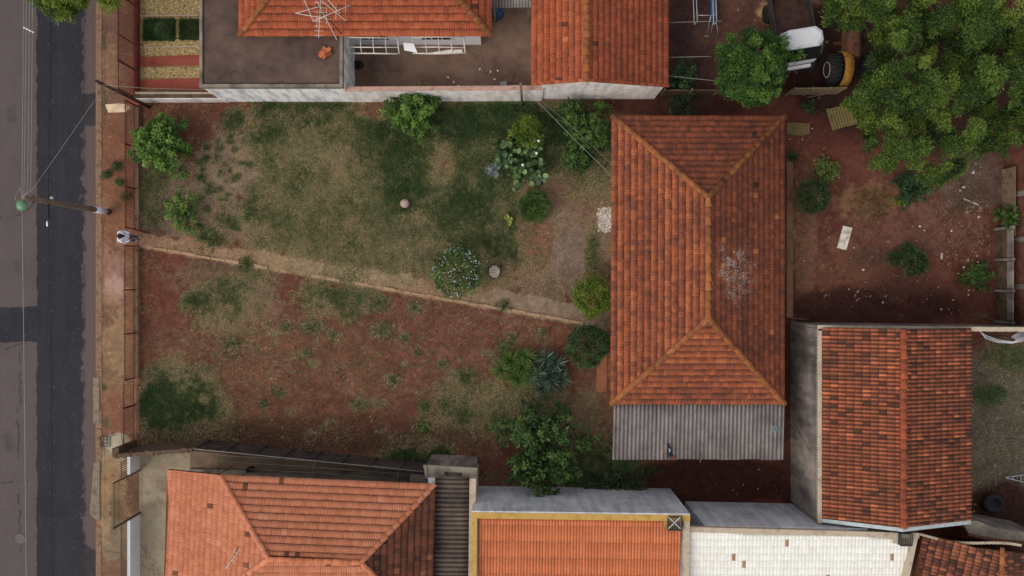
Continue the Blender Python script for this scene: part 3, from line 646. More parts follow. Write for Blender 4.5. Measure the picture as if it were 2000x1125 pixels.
caps(dk, eL+Vector((0,0,.03)), apL, mt_cap, .11, .36); caps(dk, eR+Vector((0,0,.03)), apR, mt_cap, .13, .36); caps(dk, apL, apR, mt_cap)
wy = (562.5-88)*H/F
mb = MB(); mb.prism([(eL.x+.6,wy),(P(940,88).x,wy),(P(940,88).x,wy+6),(eL.x+.6,wy+6)], 0, 2.95); mb.build('wall', m_white2, th)
for x in (725, 850):
    c = P(x,88,0); mb = MB(); mb.box((c.x*.95, wy-.02, 1.4), (1.5,.06,1.1)); f_ = mb.build('window', m_whitesteel, th)
    for k in (-.5,0,.5): mb = MB(); mb.box((c.x*.95+k*.95, wy-.056, 1.4), (.4,.012,.95)); mb.build('pane', m_glass, f_)
# loose roof tiles heap on the slab
hp = empty('tile_heap', P(634,104,2.52), 'small heap of loose orange roof tiles on the brown slab roof', 'roof tiles')
for i in range(12):
    mb = MB(); c = P(634+random.uniform(-9,9), 103+random.uniform(-6,6), 2.54+i*.012); mb.box(c, (.17,.3,.02), rz=-.9+random.uniform(-.4,.4), rx=random.uniform(-.1,.1)); o = mb.build('tile', mt_top, hp); o['tint'] = random.random()
# antennas
def antenna(base, top, booms, label):
    an = empty('tv_antenna', base, label, 'antenna'); mb = MB(); mb.tube([base, top], .02); mb.build('mast', m_rust, an)
    for (a, b, n, el, ang) in booms:
        a, b = Vector(a), Vector(b); mb = MB(); mb.tube([a, b], .012); mb.build('boom', m_whitesteel, an); d = (b-a).normalized(); s_ = Vector((-d.y, d.x, 0)).normalized(); s_ = Matrix.Rotation(ang, 3, 'Z') @ s_
        for i in range(n):
            q = a.lerp(b, (i+.5)/n); L = el*(1-.35*i/n); mb = MB(); mb.tube([q-s_*L/2, q+s_*L/2], .007, 5); mb.build('rod', m_whitesteel, an)
antenna(P(668,68,3.0), P(618,8,5.2), [
 (P(627,-8,5.0), P(622,74,4.9), 9, .55, .0), (P(610,42,5.0), P(684,10,5.1), 4, .75, -.4), (P(577,26,4.8), P(646,38,4.8), 0, .4, 0), (P(577,26,4.8), P(626,12,4.8), 0, .4, 0), (P(592,-5,4.9), P(612,41,4.9), 0, .3, 0),
 (P(615,-5,4.9), P(658,78,4.9), 0, .3, 0), (P(628,2,4.9), P(676,41,4.9), 0, .3, 0), (P(636,-6,5.0), P(664,27,5.0), 0, .3, 0)], 'tangled white rod antenna on a rusty mast over the top orange roof')
antenna(P(447,1105,3.9), P(466,1068,5.2), [(P(440,1112,4.9), P(470,1070,4.95), 6, .3, 0.1)], 'small white antenna on the pinkish roof at the bottom left')
# awning frames
def awning(x0, x1, label, panel=None):
    aw = empty('awning_frame', P((x0+x1)/2,90,2.2), label, 'awning frame')
    z1, z2 = 2.35, 1.95
    for (y_, z) in ((73,z1),(92,2.2),(104,z2)):
        mb = MB(); mb.tube([P(x0,y_,z), P((x0+x1)/2,y_+random.uniform(-1,1),z+.02), P(x1,y_+random.uniform(-1.5,1),z)], .035 if y_ > 100 else .028, 6); mb.build('rail', m_whitesteel, aw)
    n = 4
    for i in range(n+1):
        x = x0+(x1-x0)*i/n; mb = MB(); mb.tube([P(x,72,z1), P(x+1,92,2.2), P(x+3,105,z2)], .03 if i in (0,n) else .02, 6); mb.build('strut', m_whitesteel, aw)
    return aw
awning(679, 777, 'white empty awning frame on the top house wall, left of the two')
aw2 = awning(806, 906, 'white awning frame with a torn strip on the top house wall, right of the two')
mb = MB(); mb.prism(XY([(827,105),(903,103),(903,97),(880,97)], 2.0), 2.0, 2.02); mb.build('torn_strip', m_whitesteel, aw2)
mb = MB(); mb.prism(XY([(787,82),(808,85),(816,104),(789,97)], 2.4), [2.3,2.4,2.45,2.3], [2.34,2.44,2.5,2.33]); tag(mb.build('white_board', m_white2, bevel=.02), 'crumpled white sheet hanging between the two awning frames', 'sheet')
# barrel, tyre-like dark thing, bin, black pot in the patio
mb = MB(); mb.lathe(P(972,28,.04), [(.27,0),(.3,.1),(.3,.35),(.28,.45),(.3,.55),(.29,.85),(.24,.9),(.235,.87),(.05,.86)], 24); tag(mb.build('barrel', m_blue), 'blue plastic barrel standing on the brown patio below the corrugated sheets', 'barrel')
mb = MB(); mb.lathe(P(698,127,.1), [(.14,-.06),(.26,-.07),(.3,0),(.26,.07),(.14,.06),(.12,0)], 22, squash=(1,.75,1)); tag(mb.build('tyre', m_rubber), 'black tyre lying on the patio beside the slab-roofed building', 'tyre')
mb = MB(); a = P(983,175,.04); mb.prism([(a.x-.18,a.y-.3),(a.x+.17,a.y-.3),(a.x+.15,a.y+.25),(a.x-.16,a.y+.2)], .04, .62); mb.box((a.x+.02,a.y,.66),(.3,.4,.04), ry=.15); tag(mb.build('crate', plain('grey_plastic', srgb(150,146,144), .6), bevel=.02), 'grey box standing on the patio against the white boundary wall', 'box')
tc = empty('corrugated_canopy', P(998,0,2.4), 'grey corrugated canopy sheets at the top edge between two orange roofs', 'canopy')
corrug(tc, m_corrug, P(958,15,2.3), P(1040,15,2.3), P(1040,-60,2.6), P(958,-60,2.6), .13, .02, 2)
for x in (965,1033): mb = MB(); a = P(x,8,2.2); mb.box((a.x,a.y,1.1),(.1,.1,2.2)); mb.build('post', m_wood, tc)
# debris flecks on patio
for i, (x, y) in enumerate([(875,151),(937,135),(958,140),(972,138),(966,155),(895,168),(886,160)]):
    mb = MB(); mb.box(P(x, y, .05), (.1,.05,.02), rz=i*.7); tag(mb.build('paper_scrap', m_white2), 'tiny white scrap on the brown patio floor', 'scrap', 'scraps on the patio')

# --- shed with gable roof
sh = empty('gable_shed', P(1172,60), 'long outbuilding with orange gable roof and stained white end wall at the top', 'outbuilding')
yS = P(1145,157,3.3).y; yN = yS+6.5
sl, sr_, rg_ = P(1038,166,2.7), P(1305,170,2.4), P(1145,158,3.3)
A0 = Vector((sl.x, yS-.02, 2.7)); A1 = Vector((sl.x, yN, 2.7)); R0 = Vector((rg_.x, yS-.02, 3.3)); R1 = Vector((rg_.x, yN, 3.3)); B0 = Vector((sr_.x, yS-.02, 2.4)); B1 = Vector((sr_.x, yN, 2.4))
rf = Roof(sh, mt_top, .217, .275, prof_french(3), m_deck, (.4,.66), patch=.012)
rf.slope(A0, A1, R0, t3(A1, A0, R0, R1)); rf.slope(B0, B1, R0, t3(B0, B1, R1, R0), tadd=-.12); dk = rf.finish()  # right slope darkened by tint, painted shade away from the sun
caps(dk, R0+Vector((0,0,.04)), R1+Vector((0,0,.04)), mt_cap, .13, .36)
caps(dk, A0+Vector((.0,.04,.0)), R0+Vector((0,.04,0)), mt_top, .07, .36, name='verge_tile'); caps(dk, B0+Vector((0,.04,0)), R0+Vector((0,.04,0)), mt_top, .07, .36, name='verge_tile')
wyS = (562.5-193.5)*H/F
mb = MB(); X0, X1 = P(1055,0).x, P(1278,0).x
mb.prism([(X0,wyS),(rg_.x,wyS),(X1,wyS),(X1,wyS+6),(rg_.x,wyS+6),(X0,wyS+6)], 0, [2.72,3.2,2.42,2.42,3.2,2.72]); mb.build('wall', m_whitepink, sh)

# --- boundary wall at the top of the lot
bw = empty('boundary_wall', P(870,200), 'whitewashed boundary wall with brick coping along the top of the lot', 'wall')
mb = MB(); rowwall(mb, P(688,199.5), P(1058,197), .15, 0, 1.93); mb.build('wall_face', m_whitepink, bw)
mb = MB(); a = P(688,199.5); b = P(1058,197); rowwall(mb, a+Vector((0,-.02,0)), b+Vector((0,-.02,0)), .2, 1.93, 1.97); mb.build('coping', mottled('clay_coping', srgb(150,108,90), srgb(182,146,130), None, 3), bw)
bl_ = empty('low_boundary_wall', P(350,200), 'low white wall with patterned coping between the red garden and the lot', 'wall')
mb = MB(); rowwall(mb, P(276,200.5), P(450,200), .12, 0, .62); mb.build('wall_face', m_whitepink, bl_)
mb = MB(); rowwall(mb, P(276,198.5), P(436,198.2), .3, .62, .67); mb.build('coping', m_brownwall, bl_)
for i in range(38):
    mb = MB(); a = P(281+i*4.0,189.6); mb.box((a.x, a.y, .69), (.075,.1,.05), rz=.78); mb.build('cobogo_block', m_beige, bl_)

# --- red garden upper left
gd = [('garden_bed', [(272,-60),(392,-60),(392,190),(272,190)], m_gardenbed, .02), ]
for n_, pl, m_, z_ in gd: slab(n_, pl, m_, z1=z_)
for k, (y0, y1, y2, y3) in enumerate([(113,130,106,127),(157,174,152,178)]):
    slab('red_cement_strip', [(272,y0),(400,y2),(400,y3),(272,y1)], m_redfloor, z1=.045)
slab('red_cement_strip', [(256,112),(272,112),(272,182),(256,182)], m_redfloor, z1=.03); slab('red_cement_strip', [(253,192),(276,194),(274,208),(250,206)], m_redfloor, z1=.03)
def stones(name, regions, n, size, mat, label, cat, z=.03):
    V = []; T_ = []
    for (x0, x1, y0, y1), cnt in zip(regions, n):
        xs = rng.uniform(x0, x1, cnt); ys = rng.uniform(y0, y1, cnt)
        for x, y in zip(xs, ys):
            p = P(x, y, z); s_ = size*random.uniform(.5, 1.3); t = random.uniform(0, 6); l = random.random()
            b = [(p.x+s_*math.cos(t+a)*random.uniform(.7,1.2), p.y+s_*math.sin(t+a)*random.uniform(.6,1.1), p.z) for a in (0,1.57,3.14,4.71)]
            V += b+[(p.x, p.y, p.z+s_*.7)]; T_ += [l]*5
    k = len(V)//5; Fq = np.array([[(0,1,4),(1,2,4),(2,3,4),(3,0,4)]])+np.arange(k)[:, None, None]*5
    return tag(fast(name, V, Fq.reshape(-1, 3), mat, attrs={'lt': ('FLOAT', T_)}), label, cat, kind='stuff')
stones('gravel', [(272,390,-5,30),(272,282,30,78),(344,353,36,78),(272,390,78,92),(272,390,93,108),(272,390,132,152),(272,390,31,38)], [2600,450,350,1100,1100,1500,500], .035, m_gravel, 'yellowish gravel filling the beds of the red garden', 'gravel')
for y_ in (31.5, 92.5):
    slab('bed_edging', [(272,y_),(389,y_-1.5),(389,y_),(272,y_+1.5)], m_beige, z0=.02, z1=.08, kind='structure')

# --- bottom left house
bh = empty('pink_tiled_house', P(580,1050), 'house with pinkish orange hip roof and darker right slope at the bottom left', 'house')
ze = 3.0; zr = 4.1
A = P(428,927,ze); B = P(850,945,ze); C1 = P(525,1091,zr); C2 = P(706,1098,zr)
rf = Roof(bh, mt_bl, .217, .30, prof_french(3), m_deck, (.45,.75), rowtint=.03, patch=.025)
rf.slope(A, B, (C1+C2)/2, [(428,927),(850,945),(706,1099),(525,1090)]); 
L0 = P(328,917,1.98); L1 = P(317,1150,1.98)
rf.slope(L1, L0, C1, [(317,1180),(328,917),(428,927),(525,1090),(400,1180)]); 
rf.slope(P(320,1400,2.62), P(600,1400,2.62), C2, [(400,1180),(525,1091),(705,1099),(800,1180)])
dk = rf.finish()
mb = MB()
rf2 = Roof(bh, mt_br, .217, .29, prof_french(3), m_deck, (.25,.6), name='dark_slope', patch=.04)  # right slope away from the light: shade painted as darker clay
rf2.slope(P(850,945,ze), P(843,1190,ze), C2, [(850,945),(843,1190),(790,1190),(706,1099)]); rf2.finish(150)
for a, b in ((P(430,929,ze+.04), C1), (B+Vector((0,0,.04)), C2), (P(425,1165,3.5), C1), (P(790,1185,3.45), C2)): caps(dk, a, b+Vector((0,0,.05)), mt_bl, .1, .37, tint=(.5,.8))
caps(dk, C1+Vector((0,0,.05)), C2+Vector((0,0,.05)), mt_bl, .1, .37)
mb = MB(); mb.prism(XY([(440,950),(835,965),(830,1240),(440,1240)], 2.7), 0, 2.9); mb.build('wall', m_beige, bh)
for x, y in ((362,950),(360,1120)): mb = MB(); a = P(x, y, 1.8); mb.box((a.x,a.y,.85),(.25,.25,1.7)); mb.build('porch_column', m_beige, bh)
# dark corrugated strip roof, slab with slot and party wall
cr = empty('corrugated_side_roof', P(880,1040,0), 'dark brown corrugated strip roof between pinkish house and yellow edged building', 'roof')
corrug(cr, m_corrugdark, P(916,1195,2.5), P(917,934,2.5), P(850,934,2.62), P(843,1195,2.62), .205, .03, 5)
mb = MB(); a = P(912,1190,2.4); b = P(914,950,2.4); mb.prism([(a.x-1.5,a.y),(a.x-.05,a.y),(b.x-.05,b.y),(b.x-1.5,b.y)], 0, 2.42); mb.build('wall', m_oldwall, cr)
mb = MB(); mb.prism(XY([(917,935),(930,935),(925,1195),(914,1195)], 2.75), 0, 2.75); mb.build('party_wall', m_beige, cr)
ts = empty('slotted_slab', P(880,920), 'grey concrete slab with a narrow slot on a small wall block beside the passage', 'slab')
zz = 2.35
mb = MB(); A4 = XY([(829,908),(932,914),(929,940),(833,934)], zz)
def qd(u, v): return A4[0].lerp(A4[1], u).lerp(A4[3].lerp(A4[2], u), v)
us = [0,.37,.72,1]; vs_ = [0,.42,.72,1]
for i in range(3):
    for j in range(3):
        if i == 1 and j == 1: continue
        mb.prism([qd(us[i],vs_[j]), qd(us[i+1],vs_[j]), qd(us[i+1],vs_[j+1]), qd(us[i],vs_[j+1])], zz-.1, zz)
mb.build('slab_top', m_conc, ts)
mb = MB(); mb.prism([qd(.03,.06), qd(.97,.06), qd(.97,.94), qd(.03,.94)], 0, zz-.35); mb.build('wall', m_oldwall, ts)
mb = MB(); mb.prism([qd(-.02,0), qd(.035,0), qd(.035,1.0), qd(-.02,1.0)], zz+.002, zz+.07); mb.build('slab_lip', m_conc, ts)
mb = MB(); mb.prism(XY([(802,927),(834,929),(834,944),(800,940)], 2.3), 2.2, 2.3); tag(mb.build('small_canopy', m_corrugdark), 'small dark canopy sheet at the end of the passage beside the slotted slab', 'canopy')
mb = MB(); a = P(841,938,2.4); mb.prism(XY([(836,934),(850,935),(850,946),(836,944)], 2.5), .1, 2.5); tag(mb.build('corner_pillar', m_white2), 'short pale pillar under the slotted slab by the roof corner', 'pillar')

# --- precast panel wall at the bottom of the lot
pw = empty('precast_wall', P(620,880), 'dark mouldy precast panel wall along the bottom of the lot', 'wall')
A = P(412,860); B = P(843,905); nb = 8
for i in range(nb+1):
    q = A.lerp(B, i/nb); mb = MB(); mb.box((q.x,q.y,.9),(.12,.12,1.8), rz=-.1); mb.build('post', m_darkpanel, pw)
for i in range(nb):
    a = A.lerp(B, (i+.04)/nb); b = A.lerp(B, (i+.96)/nb)
    for j in range(5):
        mb = MB(); rowwall(mb, b, a, .05, .02+j*.335, .34+j*.335); mb.build('panel', m_darkpanel, pw)
ct = MB(); ct.tube([P(380,877,1.82), P(835,922,1.82)], .02, 5); ct.build('top_wire', m_wire, pw)
ow = empty('rough_wall', P(330,866), 'rough brown wall stub with ragged top by the lower end of the red fence', 'wall')
mb = MB(); a = P(264,871); b = P(408,859.5); rowwall(mb, b, a, .16, 0, 1.72); mb.build('wall_face', m_brownwall, ow)
for i in range(34):
    q = b.lerp(a, (i+.5)/34); mb = MB(); mb.box((q.x, q.y-.07, 1.72+random.uniform(.01,.05)), (.11,random.uniform(.14,.24),.08), rz=random.uniform(-.2,.2)); mb.build('brick', m_brownwall, ow)
mb = MB(); a = P(262,869); mb.box((a.x, a.y, .8), (.3,.4,1.6), rz=.1); mb.build('pillar', m_brownwall, ow)
# clothes line posts in the passage
cl = []
for i, (x, y, w_) in enumerate([(452,911,0),(627,922,1),(784,934,2)]):
    p = empty('clothes_post', P(x, y+1), ['thin clothes line post near the driveway end of the passage','thin clothes line post halfway along the passage','thin clothes line post at the slab end of the passage'][i], 'post', 'clothes line posts in the passage')
    b0 = P(x,y); mb = MB(); mb.tube([b0, (b0.x, b0.y, 1.7)], .025); mb.build('pole', m_wood, p)
    mb = MB(); mb.tube([(b0.x+.03, b0.y, 1.68), (b0.x+.15, b0.y+1.0, 1.68)], .02); mb.build('arm', m_wood, p); cl.append(b0)
for k in range(4):
    mb = MB(); pts = []
    for i in range(3):
        q = cl[i]+Vector((.03+.03*k, .15+k*.26, 1.72)); pts.append(q)
    mb.tube(pts, .007, 4); tag(mb.build('clothes_line', m_wire), 'thin clothes line along the passage, '+['nearest the pinkish roof','second from the pinkish roof','second from the precast wall','nearest the precast wall'][k], 'wire', 'clothes lines in the passage')
mb = MB(); c = P(492,915,.05); mb.lathe(c, [(.12,.0),(.15,.3),(.16,.32),(.14,.3),(.11,.03)], 20); tag(mb.build('bucket', m_darksteel), 'dark round bucket with pale rim standing in the passage', 'bucket')

# --- yellow edged building and white tiled building at the bottom
yb = empty('yellow_edged_building', P(1130,1060), 'building with clean orange ribbed roof inside an ochre parapet and tall grey wall', 'building')
zy = 3.8
FB = [P(930,949), P(1309,954)]
mb = MB(); a, b = FB; d = (b-a).normalized(); nn = Vector((-d.y, d.x, 0))
mb.prism([a.xy, b.xy, (b-nn*7.2).xy, (a-nn*7.2).xy], 0, 3.45); mb.build('wall', m_greywall, yb)
def parapet(a, b, t, z0, z1, mat, name, par):
    mb = MB(); rowwall(mb, a, b, t, z0, z1); return mb.build(name, mat, par)
parapet(b, a, .06, 3.45, zy, m_greywall, 'wall_top', yb)
off = -nn*.06
parapet(b+off, a+off, .26, 3.452, zy+.01, m_yellow, 'parapet', yb)
a2 = a-nn*.32; b2 = b-nn*.32
parapet(a2, a2-nn*6.8, .24, 3.452, zy, m_yellow, 'parapet', yb)
parapet(b2-nn*6.8, b2, .26, 3.452, zy-.03, m_beige, 'parapet', yb)
rf = Roof(yb, mt_cols, .13, .70, ([0,.25,.5,.75,1],[0,.022,.034,.022,0]), m_deck, (.4,.72), jit=.3, lip=.007)
q0 = a2+d*.30; q1 = b2-d*.34; rf.slope(q0-nn*6.6+Vector((0,0,3.3)), q1-nn*6.6+Vector((0,0,3.3)), q0+Vector((0,0,3.62)), t3(q0-nn*6.6+Vector((0,0,3.3)), q1-nn*6.6+Vector((0,0,3.3)), q1+Vector((0,0,3.62)), q0+Vector((0,0,3.62))))
rf.finish()
def grille(cx, cy, z, sx, sy, label, mat):
    g_ = empty('roof_vent', P(cx, cy, z), label, 'roof vent'); c = P(cx, cy, z); mb = MB()
    for (dx, dy, lx, ly) in ((0,sy/2,sx,.05),(0,-sy/2,sx,.05),(sx/2,0,.05,sy-.05),(-sx/2,0,.05,sy-.05)): mb.box((c.x+dx,c.y+dy,z),(lx,ly,.3))
    mb.build('frame', mat, g_); mb = MB(); mb.box((c.x,c.y,z-.12),(sx-.05,sy-.05,.03)); mb.build('pit', m_rubber, g_)
    for i in range(7):
        mb = MB(); mb.box((c.x-sx/2+sx*(i+.5)/7, c.y, z+.12), (.02, sy-.06, .02)); mb.build('slat', m_conc, g_)
    return g_
g1 = grille(1317,1021,3.75,.56,.54,'square rayed roof vent in the top right corner of the ochre edged roof', m_darksteel)
for s_ in (-1,1): mb = MB(); c = P(1317,1021,3.9); mb.box((c.x,c.y,3.905),(.7,.03,.02), rz=s_*.77); mb.build('cross_bar', m_stone, g1)
mb = MB(); c = P(1301,1019,3.7); mb.box((c.x,c.y,3.62),(.2,.5,.2)); mb.build('plinth', m_yellow, g1)
wb = empty('white_roofed_building', P(1560,1080), 'building with white painted tile roof and grey side wall at the bottom', 'building')
a, b = P(1338,979), P(1625,985)
mb = MB(); d = (b-a).normalized(); nn = Vector((-d.y, d.x, 0)); mb.prism([(a+nn*0).xy, b.xy, (b-nn*6).xy, (a-nn*6+d*0).xy], 0, 3.4); mb.build('wall', m_greywall, wb)
a = P(1346,1029,3.6); b = P(1795,1041,3.6)
d = (b-a).normalized(); nn = Vector((-d.y, d.x, 0))
parapet(b, a, .22, 3.4, 3.62, m_beige, 'parapet', wb)
pr = P(1795,1041,3.6); pr2 = P(1763,1190,3.6); mb = MB(); mb.prism([pr.xy, (pr+Vector((-.26,0,0))).xy, (pr2+Vector((-.26,0,0))).xy, pr2.xy], 3.3, 3.6); mb.build('parapet', m_beige, wb)
mb = MB(); mb.prism([pr.xy, (pr+Vector((-6,0,0))).xy, (pr2+Vector((-6,0,0))).xy, pr2.xy], 0, 3.2); mb.build('wall', m_beige, wb)
rf = Roof(wb, mt_white, .15, .31, ([0,.25,.5,.75,1],[0,.014,.02,.014,0]), m_deck, (.5,.9), jit=.3, lip=.012)
q0 = a-nn*.25; q1 = P(1780,1043,3.5)-nn*.2
rf.slope(Vector((a.x, P(0,1200,3.2).y, 3.25)), Vector((a.x+10, P(0,1200,3.2).y, 3.25)), Vector((a.x, q0.y, 3.55)), [(1347,1037),(1781,1048),(1750,1190),(1338,1190)])
sp = [(1540,1059),(1434,1092),(1456,1104),(1744,1082),(1620,1124)]
for i_, (m, tn) in enumerate(rf.full):
    p = m @ Vector((.07,.15,0)); k = F/(H-p.z); x_ = 1000+p.x*k; y_ = 562.5-p.y*k
    if any(abs(x_-sx) < 3.4 and abs(y_-sy) < 7 for sx, sy in sp): rf.full[i_] = (m, -.25)
rf.finish()
g2 = grille(1767,1052,3.7,.48,.5,'dark square chimney vent at the right end of the white roof', m_darksteel)
mb = MB(); c = P(1748,1050,3.6); mb.box((c.x,c.y,3.55),(.2,.45,.24)); mb.build('plinth', m_beige, g2)

# --- right house
rh = empty('two_slope_house', P(1720,820), 'house with mixed orange and brown gable roof and grey side wall at the lower right', 'house')
YT = P(1603,640,3.1).y; YB_ = P(1603,1012,3.1).y
def rp(px, z, Y): return Vector(((px-1000)*(H-z)/F, Y, z))
A0, A1 = rp(1606,3.1,YT), rp(1606,3.1,YB_); R0, R1 = rp(1763,4.15,YT), rp(1763,4.15,YB_-.05); B0, B1 = rp(1896,3.3,YT), rp(1896,3.3,YB_)
rf = Roof(rh, mt_right, .172, .312, prof_roll(), m_deck, (.28,.66), patch=.13, jit=.6, lip=.02)
rf.slope(A0, A1, R0, t3(A0, A1, R1, R0)); rf.slope(B0, B1, R0, t3(B1, B0, R0, R1)); dk = rf.finish()
caps(dk, R1+Vector((0,0,.05)), R0+Vector((0,0,.05)), mt_top, .13, .42, tint=(.15,.35))
xw = P(1544,0).x; y0w = P(0,629).y; y1w = P(0,978).y
mb = MB(); mb.prism([(xw,y0w-.14),(xw,y1w),(B0.x-.3,y1w),(B0.x-.3,y0w-.14)], 0, 2.96); mb.build('wall', m_oldwall, rh)
mb = MB(); mb.prism([(xw-.012,YT-.05),(xw+.15,YT-.05),(xw+.15,y1w-.06),(xw-.012,y1w-.06)], 2.962, 3.1); mb.build('parapet', m_beige, rh)
mb = MB(); mb.prism([(xw-.01,y0w+.01),(P(2100,0,3).x,y0w-.1),(P(2100,0,3).x,y0w-.28),(xw-.01,y0w-.22)], 3.0, 3.1); mb.build('coping', m_beige, rh)
mb = MB(); mb.prism([(xw+.004,y0w-.002),(P(2100,0,3).x,y0w-.13),(P(2100,0,3).x,y0w-.24),(xw+.004,y0w-.13)], 0, 2.998); mb.build('wall', m_oldwall, rh)
for a, b in ((A1, R1), (B1, R1)):
    mb = MB(); a = a+Vector((0,-.02,0)); b = b+Vector((0,-.02,0)); vs = [a, b, b+Vector((0,-.16,0)), a+Vector((0,-.16,0))]; vs = [v+Vector((0,0,.02)) for v in vs]+[v-Vector((0,0,.12)) for v in vs]
    mb.add(vs, [(0,1,2,3),(7,6,5,4),(0,4,5,1),(1,5,6,2),(2,6,7,3),(3,7,4,0)]); mb.build('gutter', plain('pale_zinc', srgb(168,176,176), .5, .1), rh)
# crack stain repair strip on the grey wall is a real mortar smear
mb = MB(); pts = [P(1552,825,.3), P(1566,840,.9), P(1578,862,1.6), P(1588,880,2.2), P(1592,900,2.5)]; pts = [Vector((xw-.004, p.y, p.z)) for p in pts]; mb.tube(pts, [.02,.035,.04,.05,.05], 6); mb.build('mortar_repair', m_conc, rh)

# --- bottom right roof and slab
br = empty('corner_roof_house', P(1900,1100), 'brown tiled roof with wavy top edge in the lower right corner', 'house')
rf = Roof(br, mt_br, .15, .31, prof_french(1), m_deck, (.1,.9), patch=.1)
ra = P(1957,1070,3.5); rb = P(1950,1180,3.5)
rf.slope(P(1800,1044,2.9), P(1768,1180,2.9), ra, [(1802,1046),(1860,1056),(1905,1070),(1957,1076),(1950,1180),(1772,1180)])
rf.slope(P(2090,1080,3.0), P(2090,1180,3.0), ra, [(1957,1076),(2090,1090),(2090,1180),(1950,1180)]); dk = rf.finish(); caps(dk, rb+Vector((0,0,.05)), ra+Vector((0,0,.03)), mt_cap, .1, .36)
mb = MB(); mb.prism(XY([(1825,1075),(2080,1105),(2080,1190),(1815,1190)], 2.6), 0, 2.6); mb.build('wall', m_brick, br)
for i in range(26):
    t = i/25; x = 1800+t*190; y = 1044+t*26+6*math.sin(t*5); mb = MB(); mb.box(P(x, y, 2.95+.4*t), (.19,.1,.06), rz=-.15); mb.build('verge_brick', m_beige, br)
gs = empty('grey_slab_canopy', P(1950,1035), 'low grey curved slab with brick edge behind the lower right roof', 'slab')
mb = MB(); mb.prism(XY([(1880,1018),(1908,1017),(1942,1031),(2060,1048),(2060,1070),(1955,1053),(1893,1044)], 2.4), 2.25, 2.4); mb.build('slab_top', m_conc, gs)
mb = MB(); mb.prism(XY([(1900,1022),(2040,1048),(2040,1062),(1898,1040)], 2.2), 0, 2.24); mb.build('wall', m_oldwall, gs)
for i in range(20):
    t = i/19; mb = MB(); mb.box(P(1893+t*115, 1044+t*18+2*math.sin(t*4), 2.44), (.13,.1,.08), rz=-.15); mb.build('brick', m_brick, gs)

# ---------------------------------------------------------------- right boundary: precast strip and brick wall with columns
pf = empty('precast_side_wall', P(1945,540), 'low precast concrete wall at the right edge of the back yard', 'wall')
ys = [448,508,568,628]
for y in ys: q = P(1944,y); mb = MB(); mb.box((q.x,q.y,.62),(.13,.13,1.24)); mb.build('post', m_oldwall, pf)
for i in range(3):
    for j in range(3):
        a = P(1944,ys[i]+4); b = P(1944,ys[i+1]-4); mb = MB(); rowwall(mb, b, a, -.06, .02+j*.39, .39+j*.39); mb.build('panel', m_oldwall if j == 2 else m_brownwall, pf)
bk = empty('brick_wall', P(1972,450), 'unplastered red brick wall with concrete columns at the right edge', 'wall')
xb = P(1966,0).x; z_ = 0; rowi = 0; allb = []
while z_ < 2.0:
    yy = P(0,640).y+(.1 if rowi % 2 else 0)
    while yy < P(0,310).y: allb.append((yy, z_)); yy += .2
    z_ += .1; rowi += 1
allb.sort(key=lambda q: -q[1]*.0+abs(q[0]-2))
bme = None
Vb = []; Fb = []
for i, (yy, z_) in enumerate(allb):
    if i < 300 and z_ < 3:
        if bme is None:
            mb = MB(); mb.box((xb+.05, yy+.09, z_+.045), (.1,.19,.088)); o = mb.build('brick', m_brick, bk, org=(xb, yy, z_)); bme = o
        else:
            o = bme.copy(); COL.objects.link(o); o.location = Vector((xb+random.uniform(-.006,.006), yy, z_))-WO[bk]
    else: Vb.append((yy, z_))
mb = MB()
for yy, z_ in Vb: mb.box((xb+.05+random.uniform(-.006,.006), yy+.09, z_+.045), (.1,.19,.088))
tag(mb.build('brick_field', m_brick, bk), kind='stuff')
mb = MB(); mb.prism([(xb+.012,P(0,640).y),(xb+.09,P(0,640).y),(xb+.09,P(0,310).y),(xb+.012,P(0,310).y)], 0, 1.98); mb.build('mortar', m_conc, bk)
for y in (383,470,560): q = P(1965,y); mb = MB(); mb.box((q.x+.06,q.y,1.05),(.17,.24,2.1)); mb.build('column', m_oldwall, bk)
mb = MB(); mb.box((xb-.25, P(0,385).y-.3, .5), (.05,3.2,.9)); mb.build('leaning_board', m_wood, bk)
# wall of boards at the top of the back yard and along the lot edge
tb = empty('board_wall', P(1590,183), 'low weathered board wall between the back yard and the machine yard', 'wall')
for i in range(3):
    a = P(1535+i*34,186-i*.5); b = P(1566+i*34,185.5-i*.5)
    for j in range(3): mb = MB(); rowwall(mb, a, b, .05, .02+j*.36, .36+j*.36); mb.build('board', m_wood, tb)
    mb = MB(); mb.box((a.x,a.y,.58),(.1,.1,1.15)); mb.build('post', m_wood, tb)
bb = empty('plank_fence', P(1400,182), 'low dark plank fence between outbuilding and round tree', 'fence')
for i in range(4):
    a = P(1290+i*52,186); b = P(1338+i*52,186)
    for j in range(2): mb = MB(); rowwall(mb, a, b, .05, .02+j*.4, .4+j*.4); mb.build('board', m_brownwall, bb)
    mb = MB(); mb.box((a.x,a.y,.5),(.09,.09,1.0)); mb.build('post', m_wood, bb)

